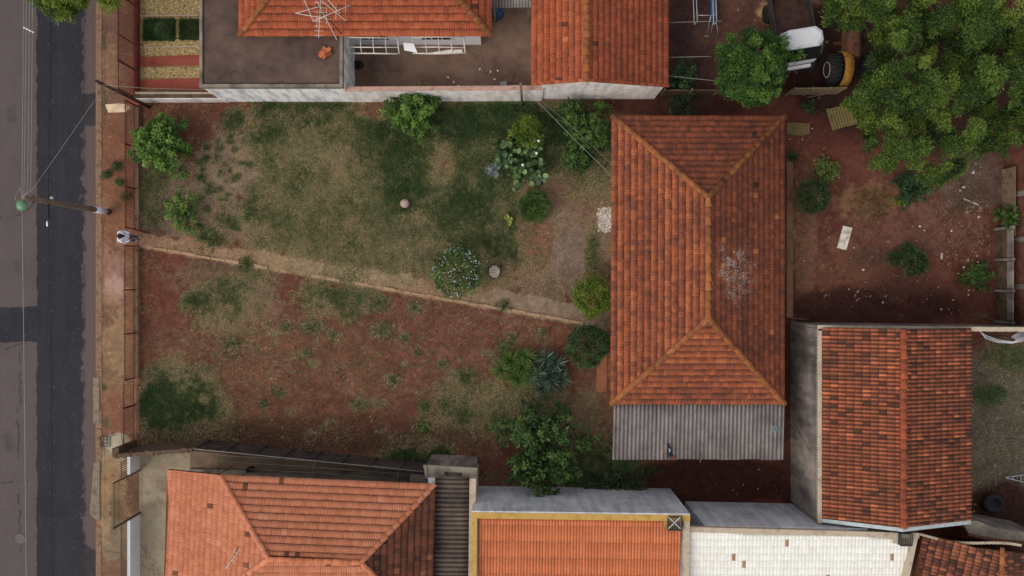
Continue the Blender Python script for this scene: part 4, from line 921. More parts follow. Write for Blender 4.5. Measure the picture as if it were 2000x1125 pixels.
# ---------------------------------------------------------------- red steel fence
def railfence(name, x, y0, y1, label, h0=.22, h1=1.08, n=None, mat=m_redsteel, breaks=(), wallmat=None, wt=.2, dx=0.0, group=None, cap=True, spacing=3.55):
    """bars along the pavement edge; x is the pixel of the foot line"""
    f_ = empty(name, P(x,(y0+y1)/2), label, 'fence', group); X = P(x,0).x+dx
    ya, yb_ = P(0,y1).y, P(0,y0).y
    for z in (h0+.05, h1-.04): mb = MB(); mb.box((X,(ya+yb_)/2,z),(.03,yb_-ya,.035)); mb.build('rail', mat, f_)
    n = n or int((y1-y0)/spacing); first = None
    for i in range(n):
        y = ya+(yb_-ya)*(i+.5)/n
        if first is None:
            mb = MB(); mb.box((X-.02,y,(h0+h1)/2),(.018,.018,h1-h0+.06)); first = mb.build('bar', mat, f_)
        else:
            o = first.copy(); COL.objects.link(o); o.location = first.location+Vector((random.uniform(-.006,.006), y-(ya+(yb_-ya)*.5/n), 0))
    for y in breaks: mb = MB(); mb.box((X+.01,P(0,y).y,h1/2+.03),(.07,.06,h1+.06)); mb.build('post', mat, f_)
    if wallmat:
        yy = ya
        while yy < yb_-.1:
            L = min(random.uniform(1.6,2.2), yb_-yy); mb = MB(); mb.box((X+.05+random.uniform(-.01,.01), yy+L/2-.01, h0/2-.03), (wt,L-.02,h0+.04)); mb.build('footing_block', wallmat, f_, bevel=.012); yy += L
    return f_
railfence('railing_fence', 268, 207, 449, 'red railing fence on a low footing, upper run above the gateway', breaks=(208,290,370,448), wallmat=m_kerb, group='red steel fence runs')
railfence('railing_fence', 267, 481, 738, 'red railing fence on a low footing, run just below the gateway', breaks=(482,566,650,737), wallmat=m_kerb, group='red steel fence runs')
railfence('railing_fence', 264, 741, 862, 'red railing fence leaning by the dark grass patch, lowest run', breaks=(790,861), h0=.1, h1=1.05, group='red steel fence runs')
gtn = empty('open_gate', P(282,453), 'narrow red steel gate leaf standing open into the lot', 'gate')
a = P(278,450); b = P(301,457); mb = MB()
for z in (.1,.6,1.1): mb.tube([(a.x,a.y,z),(b.x,b.y,z)], .02)
mb.build('frame', m_redsteel, gtn)
for i in range(7): q = a.lerp(b, i/6); mb = MB(); mb.tube([(q.x,q.y,.1),(q.x,q.y,1.1)], .012); mb.build('bar', m_redsteel, gtn)
# upper neighbour railing (dark red, taller) and lower neighbour fence with white walls
railfence('garden_railing', 270, -20, 196, 'tall thin railing fence in front of the gravel and red strip garden', h0=.35, h1=1.75, breaks=(16,92,140,194), n=70, wallmat=m_redsteel, wt=.12)
lf = railfence('front_railing', 272, 886, 916, 'short railing with white low wall beside the olive driveway gate', h0=.2, h1=1.6, mat=m_olivesteel, n=8)
mb = MB(); a = P(271.5,917); mb.box((a.x,(a.y+P(0,882).y)/2,.46),(.14,P(0,882).y-a.y,.92)); mb.build('low_wall', m_white2, lf)
railfence('driveway_gate', 272, 918, 1001, 'olive barred sliding gate across the concrete driveway', h0=.08, h1=2.3, mat=m_olivesteel, n=20, breaks=(918,1001), dx=.05)['category'] = 'gate'
lf2 = railfence('front_railing', 272, 1005, 1180, 'long railing with white low wall below the olive driveway gate', h0=.2, h1=1.6, mat=m_olivesteel, n=44)
mb = MB(); a = P(271.5,1180); mb.box((a.x,(a.y+P(0,1005).y)/2,.46),(.14,P(0,1005).y-a.y,.92)); mb.build('low_wall', m_white2, lf2)

# ---------------------------------------------------------------- poles and wires
up = empty('utility_pole', P(213,414), 'tall brown utility pole with white band near its foot leaning out over the road', 'utility pole')
pb = P(213,414); pt = P(46,386,6.05); 
mb = MB(); mb.tube([pb, pb.lerp(pt,.35), pb.lerp(pt,.7), pt], [.14,.125,.11,.1], 12); mb.build('shaft', m_pole, up)
mb = MB(); mb.tube([pb.lerp(pt,.06), pb.lerp(pt,.2)], [.146,.14], 12); mb.build('white_band', mottled('flaking_white', srgb(178,180,190), srgb(214,216,226), None, 6), up)
for f_, l_ in ((.74,.34),(.82,.3),(.9,.36)):
    q = pb.lerp(pt, f_); mb = MB(); mb.tube([q-Vector((0,l_/2,0)), q+Vector((0,l_/2,0))], .035, 6); mb.build('bracket', m_rust, up)
q = pb.lerp(pt,.7); mb = MB(); mb.lathe(q+Vector((0,.18,.05)), [(.03,-.08),(.06,0),(.05,.08)], 10); mb.build('insulator', m_stone, up)
mb = MB(); mb.lathe(P(43,401,5.8), [(.22,0),(.23,.03),(.14,.1),(.04,.14)], 20); mb.build('lamp_shade', m_green, up)
mb = MB(); c = P(38,386,6.0); mb.tube([c+Vector((.12*math.cos(t), .28*math.sin(t)+.12, .1*math.sin(t*2))) for t in np.linspace(0,6.3,14)], .012, 5); mb.build('jumper_wire', m_wire, up)
def wire(pts, r, mat, label, group=None, sag=.15, name='overhead_wire', cat='wire'):
    mb = MB(); out = []
    for i in range(len(pts)-1):
        a, b = Vector(pts[i]), Vector(pts[i+1])
        for k in range(10 if i < len(pts)-2 else 11):
            t = k/10; q = a.lerp(b, t); q.z -= sag*4*t*(1-t)*(b-a).length/10; out.append(q)
    mb.tube(out, r, 5); return tag(mb.build(name, mat), label, cat, group)
for i, (x0, x1) in enumerate([(46,43),(52,47),(58,54),(64,60)]):
    wire([P(x0,-80,6.1), P(x1,372 if i else 380,6.05), P(44,386,6.05)], .011, m_wire, ['leftmost','second from left','third from left','rightmost'][i]+' of the four pale power lines above the utility pole', 'pale power lines over the road', sag=.02)
wire([P(43,388,6.0), P(47,700,6.0), P(52,1200,6.0)], .013, m_wire, 'single pale power line running down the photo below the utility pole', sag=.0)
wire([P(101,-80,4.6), P(94,395,4.6), P(100,800,4.6), P(101,1200,4.6)], .02, m_wiredark, 'thick black telephone cable running along the dark asphalt', sag=.0)
wire([P(95,430,4.5), P(94,400,4.6)], .04, m_wiredark, 'short black cable joint below the pole', sag=0)
mb = MB(); mb.lathe(P(93,437,4.5), [(.02,-.12),(.05,-.05),(.05,.05),(.02,.12)], 10, axis='Y'); tag(mb.build('cable_lamp', m_white2), 'small white cylinder hanging on the black telephone cable', 'cable fitting')
spc = empty('line_spacer', P(56,58,6.0), 'white spacer bar clipped across the pale power lines near the top left', 'spacer')
a, b = P(47,54,6.1), P(65,63,6.1); mb = MB(); mb.tube([a, b], .018); mb.build('rod', m_white2, spc)
for t in (0,.33,.66,1): mb = MB(); mb.lathe(a.lerp(b, t), [(.02,-.03),(.035,0),(.02,.03)], 8); mb.build('clip', m_white2, spc)
pp = empty('service_post', P(290,208), 'dark leaning service post with wires at the top left corner of the lot', 'post')
sb = P(292,209); st = P(188,158,4.4); mb = MB(); mb.tube([sb, st], [.085,.06], 10); mb.build('shaft', m_wooddark, pp)
for t in (.72,.8,.88,.95): q = sb.lerp(st, t); mb = MB(); mb.tube([q+Vector((-.05,.09,0)), q+Vector((.05,-.1,.05))], .025, 6); mb.build('insulator', m_darksteel, pp)
wire([P(60,375,6.0), P(189,190,4.2)], .011, m_wire, 'pale service line crossing the road from pole to service post', sag=.03)
wire([P(188,190,4.2), P(188,160,4.4)], .011, m_wire, 'short pale wire rising to the service post top', sag=0)
wire([P(200,166,4.3), P(280,172,4), P(420,176,3.6)], .009, m_wire, 'thin wire from the service post along the patterned coping', sag=.0)
wp = MB(); a = P(1020,206); wp.tube([a, P(1017,163,3.6)], [.06,.05], 8); tag(wp.build('service_post', m_wood), 'grey wooden post rising beside the white boundary wall left of the outbuilding', 'post')
wire([P(1018,166,3.3), P(880,172,2.6), P(745,178,2.2)], .01, m_wire, 'thin wire from the grey post along the boundary wall top', sag=.02)
wire([P(1020,167,3.5), P(1120,270,3.1), P(1196,345,2.9)], .01, m_wire, 'pale wire from the grey post to the main house eave', sag=.03)
wire([P(1021,168,3.4), P(1110,240,3.0), P(1196,322,2.9)], .005, m_wire, 'thinner second wire from the grey post to the main house eave', sag=.03)
for i, (x0, y0, x1, y1) in enumerate([(1305,44,1410,41),(1305,112,1390,110),(1305,148,1400,158)]):
    wire([P(x0,y0,1.9), P(x1,y1,1.9)], .012, m_wire, ['uppermost','middle','lowest'][i]+' of the three clothes lines right of the outbuilding', 'clothes lines by the outbuilding', sag=.02, name='clothes_line')
# metal trestle
tr = empty('metal_trestle', P(1376,20,.9), 'light blue painted steel trestle frame standing right of the outbuilding', 'trestle')
for pts in ([(1353,-30),(1356,48)],[(1359,-30),(1362,43)],[(1391,-30),(1394,48)],[(1397,-30),(1400,42)]):
    mb = MB(); mb.tube([P(*pts[0],1.2), P(*pts[1],1.2)], .022); mb.build('rail', m_galv, tr)
for pts in ([(1362,30,1.2),(1398,30,1.2)],[(1356,48,1.2),(1362,42,1.2)],[(1394,48,1.2),(1400,42,1.2)],[(1388,32,1.2),(1380,70,.1)],[(1393,44,1.2),(1387,71,.1)],[(1376,70,.1),(1387,71,.1)],[(1399,44,1.2),(1404,76,.1)]):
    mb = MB(); mb.tube([P(*pts[0]), P(*pts[1])], .018); mb.build('leg' if pts[1][2] < 1 else 'crosspiece', m_galv, tr)
mb = MB(); c = P(1390,10,.3); mb.box((c.x,c.y,.35),(.22,1.6,.5)); tag(mb.build('blue_tank', plain('dull_blue', srgb(60,74,96), .6), bevel=.04), 'dull blue trough standing under the steel trestle', 'trough')

# ---------------------------------------------------------------- truck and tractor in the machine yard
trk = empty('white_truck', P(1572,90), 'wrecked white truck cab with dark windscreen half under the big tree', 'truck')
def loft(mb, rings, cap=True):
    n = len(rings[0]); vs = [v for r_ in rings for v in r_]; fs = []
    for i in range(len(rings)-1):
        for k in range(n): fs.append((i*n+k, i*n+(k+1)%n, (i+1)*n+(k+1)%n, (i+1)*n+k))
    if cap: fs += [tuple(range(n-1,-1,-1)), tuple(range((len(rings)-1)*n, len(rings)*n))]
    return mb.add(vs, fs, False)
tc_ = P(1571,84,1.9); tm = Matrix.Translation((tc_.x, tc_.y, 0)) @ Matrix.Rotation(.16, 4, 'Z')
def rr(w, y0, y1, z, c=.12):
    pts = [(-w,y0+c),(-w+c,y0),(w-c,y0),(w,y0+c),(w,y1-c),(w-c,y1),(-w+c,y1),(-w,y1-c)]; return [tm @ Vector((x, y, z)) for x, y in pts]
mb = MB(); loft(mb, [rr(.93,-.62,.72,.7,.2), rr(.96,-.66,.74,1.0,.24), rr(.96,-.64,.74,1.3,.26), rr(.93,-.46,.7,1.6,.26), rr(.87,-.22,.66,1.96,.26), rr(.74,-.12,.54,2.06,.24)]); mb.build('cab', m_white2, trk, bevel=.03)
def quad(mb, pts, t=.015):
    a = [tm @ Vector(p) for p in pts]; n = (a[1]-a[0]).cross(a[2]-a[0]).normalized(); b = [v-n*t for v in a]; a = [v+n*t for v in a]
    mb.add(a+b, [(0,1,2,3),(7,6,5,4),(0,4,5,1),(1,5,6,2),(2,6,7,3),(3,7,4,0)])
mb = MB(); quad(mb, [(-.8,-.62,1.34),(.8,-.62,1.34),(.74,-.25,1.95),(-.74,-.25,1.95)]); mb.build('windscreen', m_glass, trk)
for s_ in (-1, 1): mb = MB(); quad(mb, [(s_*.955,-.5,1.32),(s_*.955,.1,1.32),(s_*.88,.1,1.86),(s_*.88,-.3,1.86)]); mb.build('side_window', m_glass, trk)
mb = MB(); mb.box(tm @ Vector((0,-.72,.6)), (1.9,.14,.24), rz=.16); mb.build('bumper', m_white2, trk, bevel=.02)
for x in (-.8,.8):
    for y in (-.55,2.0): mb = MB(); mb.lathe(tm @ Vector((x,y,.42)), [(.2,-.12),(.4,-.13),(.43,0),(.4,.13),(.2,.12)], 18, axis='X', rz=.16); mb.build('wheel', m_rubber, trk)
mb = MB(); mb.box(tm @ Vector((0,1.7,.85)), (1.8,1.7,.06), rz=.16); mb.build('bed', mottled('bed_wood', srgb(50,34,30), srgb(74,52,46), None, 3), trk)
mb = MB(); 
for s_ in (-1,1): mb.box(tm @ Vector((s_*.9,1.7,1.05)), (.05,1.7,.4), rz=.16)
mb.box(tm @ Vector((0,2.52,1.05)), (1.8,.05,.4), rz=.16); mb.build('bed_side', m_darksteel, trk)
tk = empty('yellow_tractor', P(1650,120), 'old yellow tractor with one big wheel and rusty tank partly under the big tree', 'tractor')
c = P(1624,136,.65); mb = MB(); mb.lathe((c.x,c.y,.66), [(.36,-.22),(.6,-.24),(.66,-.16),(.67,0),(.66,.16),(.6,.24),(.36,.22)], 30, axis='X', rz=.08); wh = mb.build('wheel', m_rubber, tk)
mb = MB(); mb.lathe((c.x-.12,c.y,.66), [(.1,.06),(.3,.05),(.37,-.02),(.37,-.11),(.34,-.13),(.3,-.06),(.12,-.03)], 24, axis='X', rz=.08); mb.build('rim', mottled('worn_rim', srgb(120,104,92), srgb(160,148,136), srgb(110,60,44), 4), wh)
for i in range(20):
    t = 2*math.pi*i/20; mb = MB(); mb.box((c.x, c.y+.69*math.cos(t), .66+.69*math.sin(t)), (.42,.07,.05), rx=t-math.pi/2+.0); mb.build('lug', m_rubber, wh)
mb = MB(); vs = []; 
for i in range(13):
    t = math.pi*(.02+.96*i/12); 
    for x in (.28,.68): 
        for r_ in (.78,.82): vs.append((c.x+x, c.y+r_*math.cos(t), .66+r_*math.sin(t)))
fs = []
for i in range(12):
    b0 = i*4; b1 = b0+4; fs += [(b0+1,b1+1,b1+3,b0+3),(b0,b0+2,b1+2,b1),(b0,b1,b1+1,b0+1),(b0+2,b0+3,b1+3,b1+2)]
mb.add(vs, fs, True); mb.build('fender', m_yellowmach, tk)
mb = MB(); q = P(1670,85,1.2); mb.lathe((q.x,q.y,1.0), [(.05,-.62),(.28,-.58),(.32,-.5),(.32,.5),(.28,.58),(.05,.62)], 20, axis='Y'); mb.build('tank', m_rust, tk)
mb = MB(); q = P(1652,88,1.0); mb.box((q.x,q.y,.8),(.16,1.4,.16)); mb.box((q.x+.3,q.y-.2,.85),(.6,.1,.1)); mb.box((q.x-.05,q.y+.2,.6),(.7,.12,.12)); mb.build('chassis', m_rust, tk)
mb = MB(); mb.lathe((c.x+1.7,c.y,.66), [(.36,-.2),(.62,-.22),(.67,0),(.62,.22),(.36,.2)], 26, axis='X'); mb.build('wheel', m_rubber, tk)

# ---------------------------------------------------------------- person
def person():
    pe = empty('person', P(269,466), 'person in white shirt, dark cap and blue jeans standing in the open gateway', 'person')
    fx, fy = P(269,466).xy
    def W(x, y, z): return (fx+x, fy+y, z)
    V = [W(0,0,.96), W(-.03,0,1.12), W(-.07,0,1.32), W(-.09,0,1.46), W(-.01,0,1.53), W(.06,0,1.62), W(.09,0,1.69),
         W(-.08,.18,1.42), W(-.05,.25,1.18), W(.12,.19,1.06), W(.18,.14,1.06), W(-.08,-.18,1.42), W(-.05,-.25,1.18), W(.12,-.19,1.06), W(.18,-.14,1.06),
         W(.0,.085,.90), W(.05,.08,.50), W(.0,.075,.09), W(.17,.085,.04), W(.0,-.085,.90), W(-.02,-.09,.50), W(-.14,-.085,.10), W(.02,-.095,.04)]
    Rr = [.16,.15,.17,.12,.06,.095,.06, .095,.068,.05,.042,.095,.068,.05,.042, .12,.085,.06,.05,.12,.085,.06,.05]
    Ed = [(0,1),(1,2),(2,3),(3,4),(4,5),(5,6),(3,7),(7,8),(8,9),(9,10),(3,11),(11,12),(12,13),(13,14),(0,15),(15,16),(16,17),(17,18),(0,19),(19,20),(20,21),(21,22)]
    me = bpy.data.meshes.new('body'); o_ = Vector(W(0,0,0)); me.from_pydata([Vector(v)-o_ for v in V], Ed, []); 
    ob = bpy.data.objects.new('body', me); place(ob, o_, pe)
    sk = ob.modifiers.new('skin','SKIN'); lay = me.skin_vertices[0].data if me.skin_vertices else None
    if lay is None:
        bm = bmesh.new(); bm.from_mesh(me); bm.verts.layers.skin.verify(); bm.to_mesh(me); bm.free(); lay = me.skin_vertices[0].data
    for i, r_ in enumerate(Rr): lay[i].radius = (r_, r_*(1.25 if i in (1,2) else 1)); lay[i].use_root = (i == 0)
    ob.modifiers.new('sub','SUBSURF').levels = 2; ob.modifiers['sub'].render_levels = 2
    q = N('person_surface'); sp_ = q.n("ShaderNodeSeparateXYZ"); q.l(q.geo.outputs['Position'], sp_.inputs[0]); z = sp_.outputs['Z']
    c_ = q.mix(q.math('GREATER_THAN', z, .1), srgb(190,180,166), srgb(66,84,112)); c_ = q.mix(q.math('GREATER_THAN', z, .96), c_, srgb(222,222,232)); c_ = q.mix(q.math('GREATER_THAN', z, 1.52), c_, srgb(140,96,74))
    c_ = q.mix(1.0, c_, q.ramp(q.noise(25, 4), [(.3,.85),(.7,1.12)]), 'MULTIPLY'); me.materials.append(q.out(c_, .85))
    h = Vector(W(.075,0,1.65)); mb = MB(); mb.lathe(h, [(.105,-.02),(.118,.02),(.115,.06),(.085,.105),(.03,.125)], 18, squash=(1.1,.9,1)); mb.build('cap', m_hat, pe)
    mb = MB(); mb.prism([(h.x+.08,h.y-.07),(h.x+.2,h.y-.05),(h.x+.2,h.y+.05),(h.x+.08,h.y+.07)], h.z+.0, h.z+.015); mb.build('cap_visor', m_hat, pe)
    for s_ in (-1,1):
        mb = MB(); b0 = Vector(W(.19,.13*s_,1.06)); mb.tube([b0-Vector((.02,0,0)), b0+Vector((.05,-.01*s_,0))], [.03,.034], 8)
        for k in range(4): d0 = b0+Vector((.05,(k-1.5)*.018,0)); mb.tube([d0, d0+Vector((.04,-.02*s_,.005)), d0+Vector((.055+.006*(k%2),-.045*s_,-.02))], .009, 6)
        mb.tube([b0+Vector((.0,-.03*s_,.0)), b0+Vector((.03,-.06*s_,.02)), b0+Vector((.05,-.07*s_,.02))], .01, 6); mb.build('hand', m_skin, pe)
        mb = MB(); mb.lathe(h+Vector((.0,.1*s_,-.03)), [(.012,-.02),(.02,0),(.012,.02)], 8); mb.build('ear', m_skin, pe)
    mb = MB(); mb.lathe(h+Vector((.12,0,-.035)), [(.008,-.02),(.016,-.01),(.006,.02)], 8); mb.build('nose', m_skin, pe)
person()

# ---------------------------------------------------------------- vegetation
def leaf_mesh(name, Cn, D, Nn, L, Wd, lt, mat, parent, kind=None, org=None, fold=.25):
    """Cn base points, D direction, Nn normal, L length, Wd width"""
    D = D/np.linalg.norm(D, axis=1, keepdims=True); S = np.cross(D, Nn); S /= np.linalg.norm(S, axis=1, keepdims=True)+1e-9; U = np.cross(S, D)
    L = L[:, None]; Wd = Wd[:, None]
    b = Cn; t = Cn+D*L-U*L*.12; l = Cn+D*L*.45+S*Wd/2+U*Wd*fold; r = Cn+D*L*.45-S*Wd/2+U*Wd*fold
    V = np.stack([b, l, t, r], 1).reshape(-1, 3); n = len(Cn); i = np.arange(n)*4
    Fq = np.concatenate([np.stack([i, i+1, i+2], 1), np.stack([i, i+2, i+3], 1)])
    o = fast(name, V, Fq, mat, parent, {'lt': ('FLOAT', np.repeat(lt, 4))}, org=org)
    if kind: tag(o, kind=kind)
    return o
def rdir(n, up=.3):
    d = rng.normal(size=(n, 3)); d /= np.linalg.norm(d, axis=1, keepdims=True); d[:,2] += up; return d/np.linalg.norm(d, axis=1, keepdims=True)
LM = {}
def lm(key, a, b, c): LM[key] = leaf_mat('leaves_'+key, srgb(*a), srgb(*b), srgb(*c))
lm('bright', (46,76,28), (90,126,48), (144,172,78)); lm('mid', (36,58,26), (68,96,40), (112,138,64)); lm('dark', (32,54,30), (56,82,44), (90,118,66))
lm('yellow', (56,80,24), (98,124,36), (142,158,62)); lm('olive', (36,56,22), (78,104,38), (130,148,60)); lm('silver', (96,104,98), (136,144,138), (182,186,182)); lm('teal', (30,56,34), (52,86,50), (98,128,82))
lm('pale', (120,136,60), (164,172,86), (196,200,124)); lm('flower', (200,200,206), (224,224,230), (240,240,240)); lm('purple', (36,58,36), (58,82,56), (196,200,204)); lm('dry', (96,72,44), (132,104,66), (168,138,92)); lm('palegrass', (70,92,40), (110,134,64), (150,168,92))
def trunk(parent, base, top, r, n=3, spread=.5):
    mb = MB(); mid = Vector(base).lerp(Vector(top), .5)+Vector((random.uniform(-.1,.1)*spread, random.uniform(-.1,.1)*spread, 0)); mb.tube([base, mid, top], [r, r*.75, r*.5], 8); mb.build('trunk', m_bark, parent)
def bush(px, py, rad, zc, mat, label, n=2600, L=.1, W=.045, flat=.8, cat='bush', rough=.35, name='round_bush', inner=.6, flowers=0, group=None):
    """dense rounded bush; px,py crown centre as seen, rad pixels, zc crown-centre height"""
    c = P(px, py, zc); r = rad*(H-zc)/F; pl = empty(name, (c.x, c.y, 0), label, cat, group)
    mb = MB(); mb.tube([(c.x,c.y,0),(c.x,c.y,zc)], [.06,.04], 7)
    for k in range(6):
        t = k*1.05; mb.tube([(c.x,c.y,zc*.4),(c.x+r*.6*math.cos(t),c.y+r*.6*math.sin(t),zc+r*.2)], [.025,.012], 5)
    mb.build('stems', m_bark, pl)
    d = rng.normal(size=(n, 3)); d /= np.linalg.norm(d, axis=1, keepdims=True); d[:,2] = np.abs(d[:,2])*1.0-.25*(rng.random(n) < .3)
    d /= np.linalg.norm(d, axis=1, keepdims=True)
    th = np.arctan2(d[:,1], d[:,0]); lump = 1+rough*(fbm(th*40+500+d[:,2]*60, d[:,2]*50+px, 22, int(px) % 20, 3)-.5)*1.6
    rr_ = (inner+(1-inner)*rng.random(n)**.5)*lump*r
    Pn = np.array([c.x, c.y, zc])+d*rr_[:, None]*np.array([1, 1, flat]); Pn[:,2] = np.maximum(Pn[:,2], .04)
    D = d+rng.normal(size=(n, 3))*.6; Nn = d*.6+np.array([0, 0, .8])+rng.normal(size=(n, 3))*.25
    lt = np.clip(.5+(fbm(Pn[:,0]*60+300, Pn[:,1]*60+300, 20, 3, 3)-.5)*1.2+rng.normal(size=n)*.2, 0, 1)
    leaf_mesh('crown', Pn, D, Nn, L*rng.uniform(.6,1.3,n), W*rng.uniform(.7,1.3,n), lt, LM[mat], pl)
    if flowers:
        k = rng.integers(0, n, flowers); Q = Pn[k]+d[k]*.03; m_ = rng.normal(size=(flowers*3, 3))*.4
        leaf_mesh('flowers', np.repeat(Q, 3, 0), m_, np.tile([0,0,1.], (flowers*3,1)), np.full(flowers*3,.05), np.full(flowers*3,.045), rng.random(flowers*3), LM['flower'], pl)
    return pl
def spray(px, py, rad, h, mat, label, nb=26, per=70, L=.15, W=.055, cat='shrub', name='leafy_shrub', tone=0., asp=1., droop=.25, seed=0, group=None, base=None, gap=.0):
    """branches fanning out from a base, leaves along them: ragged star outline"""
    c = P(px, py, h*.6); r = rad*(H-h*.6)/F; pl = empty(name, (c.x, c.y, 0), label, cat, group)
    mb = MB(); Pn = []; Dn = []; T_ = []; ph = random.uniform(0, 6.28)
    for i in range(nb):
        t = random.uniform(0, 6.283); lob = 1+.2*math.sin(3*t+ph)+.2*math.sin(7*t+ph*2)
        rr_ = r*math.sqrt(random.uniform(.02, 1.0))*lob*.93; e = Vector((c.x+rr_*math.cos(t)*asp, c.y+rr_*math.sin(t)/asp, h*random.uniform(.5,1.05)*(1-.4*min(1,rr_/r)**2)))
        b = Vector((c.x+random.uniform(-.1,.1)*r, c.y+random.uniform(-.1,.1)*r, h*.1)); mid = b.lerp(e, .5)+Vector((random.uniform(-.1,.1)*r,random.uniform(-.1,.1)*r,h*.15)); mb.tube([b, mid, e], [.018,.011,.005], 4)
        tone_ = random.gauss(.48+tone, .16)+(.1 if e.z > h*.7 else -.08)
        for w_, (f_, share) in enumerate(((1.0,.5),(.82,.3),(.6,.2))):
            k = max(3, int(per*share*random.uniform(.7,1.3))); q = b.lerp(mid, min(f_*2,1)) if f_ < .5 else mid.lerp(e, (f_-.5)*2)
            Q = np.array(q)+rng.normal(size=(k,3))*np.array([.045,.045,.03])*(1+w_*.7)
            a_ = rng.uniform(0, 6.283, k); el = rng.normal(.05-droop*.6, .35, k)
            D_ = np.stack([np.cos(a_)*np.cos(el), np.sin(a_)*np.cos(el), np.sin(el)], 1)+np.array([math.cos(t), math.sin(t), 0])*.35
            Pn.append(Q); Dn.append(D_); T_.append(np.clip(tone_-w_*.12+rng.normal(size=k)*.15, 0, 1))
    if mat != 'dry': mb.build('branches', m_bark, pl)
    Pn = np.concatenate(Pn); Dn = np.concatenate(Dn); T_ = np.concatenate(T_); n = len(Pn); Pn[:,2] = np.maximum(Pn[:,2], .03)
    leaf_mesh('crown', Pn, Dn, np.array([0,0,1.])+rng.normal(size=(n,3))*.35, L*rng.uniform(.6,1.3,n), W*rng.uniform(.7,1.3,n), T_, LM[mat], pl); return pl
def rosette(px, py, rad, h, mat, label, n=60, W=.05, cat='plant', name='spiky_plant', heads=1, tip=.0, group=None):
    c0 = P(px, py, h*.5); r = rad*(H-h*.5)/F; pl = empty(name, (c0.x, c0.y, 0), label, cat, group)
    V = []; Fc = []; T_ = []
    for hd in range(heads):
        a = random.uniform(0, 6.28); rr0 = 0 if heads == 1 else r*.55*math.sqrt((hd+.5)/heads); a = hd*2.4; c = Vector((c0.x+rr0*math.cos(a), c0.y+rr0*math.sin(a), h*random.uniform(.3,.7) if heads > 1 else .05)); rl = r if heads == 1 else r*.55
        for i in range(n):
            t = i*2.399+random.uniform(-.2,.2); el = random.uniform(.05,1.2); ln = rl*random.uniform(.7,1.05)/max(.55, math.cos(el)*1.0)*(.9); ln = min(ln, rl*1.25)
            d = Vector((math.cos(t)*math.cos(el), math.sin(t)*math.cos(el), math.sin(el))); s_ = Vector((-math.sin(t), math.cos(t), 0)); b = len(V); l = min(1, max(0, random.gauss(.45, .2)))
            for k, (f, w_) in enumerate(((0,.7),(.35,1),(.7,.8),(1,.06))):
                q = c+d*ln*f-Vector((0,0,1))*ln*.42*f*f; w2 = s_*W*w_/2; V += [tuple(q-w2+Vector((0,0,.006))), tuple(q+Vector((0,0,-W*.15))), tuple(q+w2+Vector((0,0,.006)))]; T_ += [min(1,l+tip*f)]*3
            for k in range(3):
                o = b+k*3; Fc += [(o,o+1,o+4,o+3),(o+1,o+2,o+5,o+4)]
    o = fast('leaves', V, Fc, LM[mat], pl, {'lt': ('FLOAT', T_)}); return pl
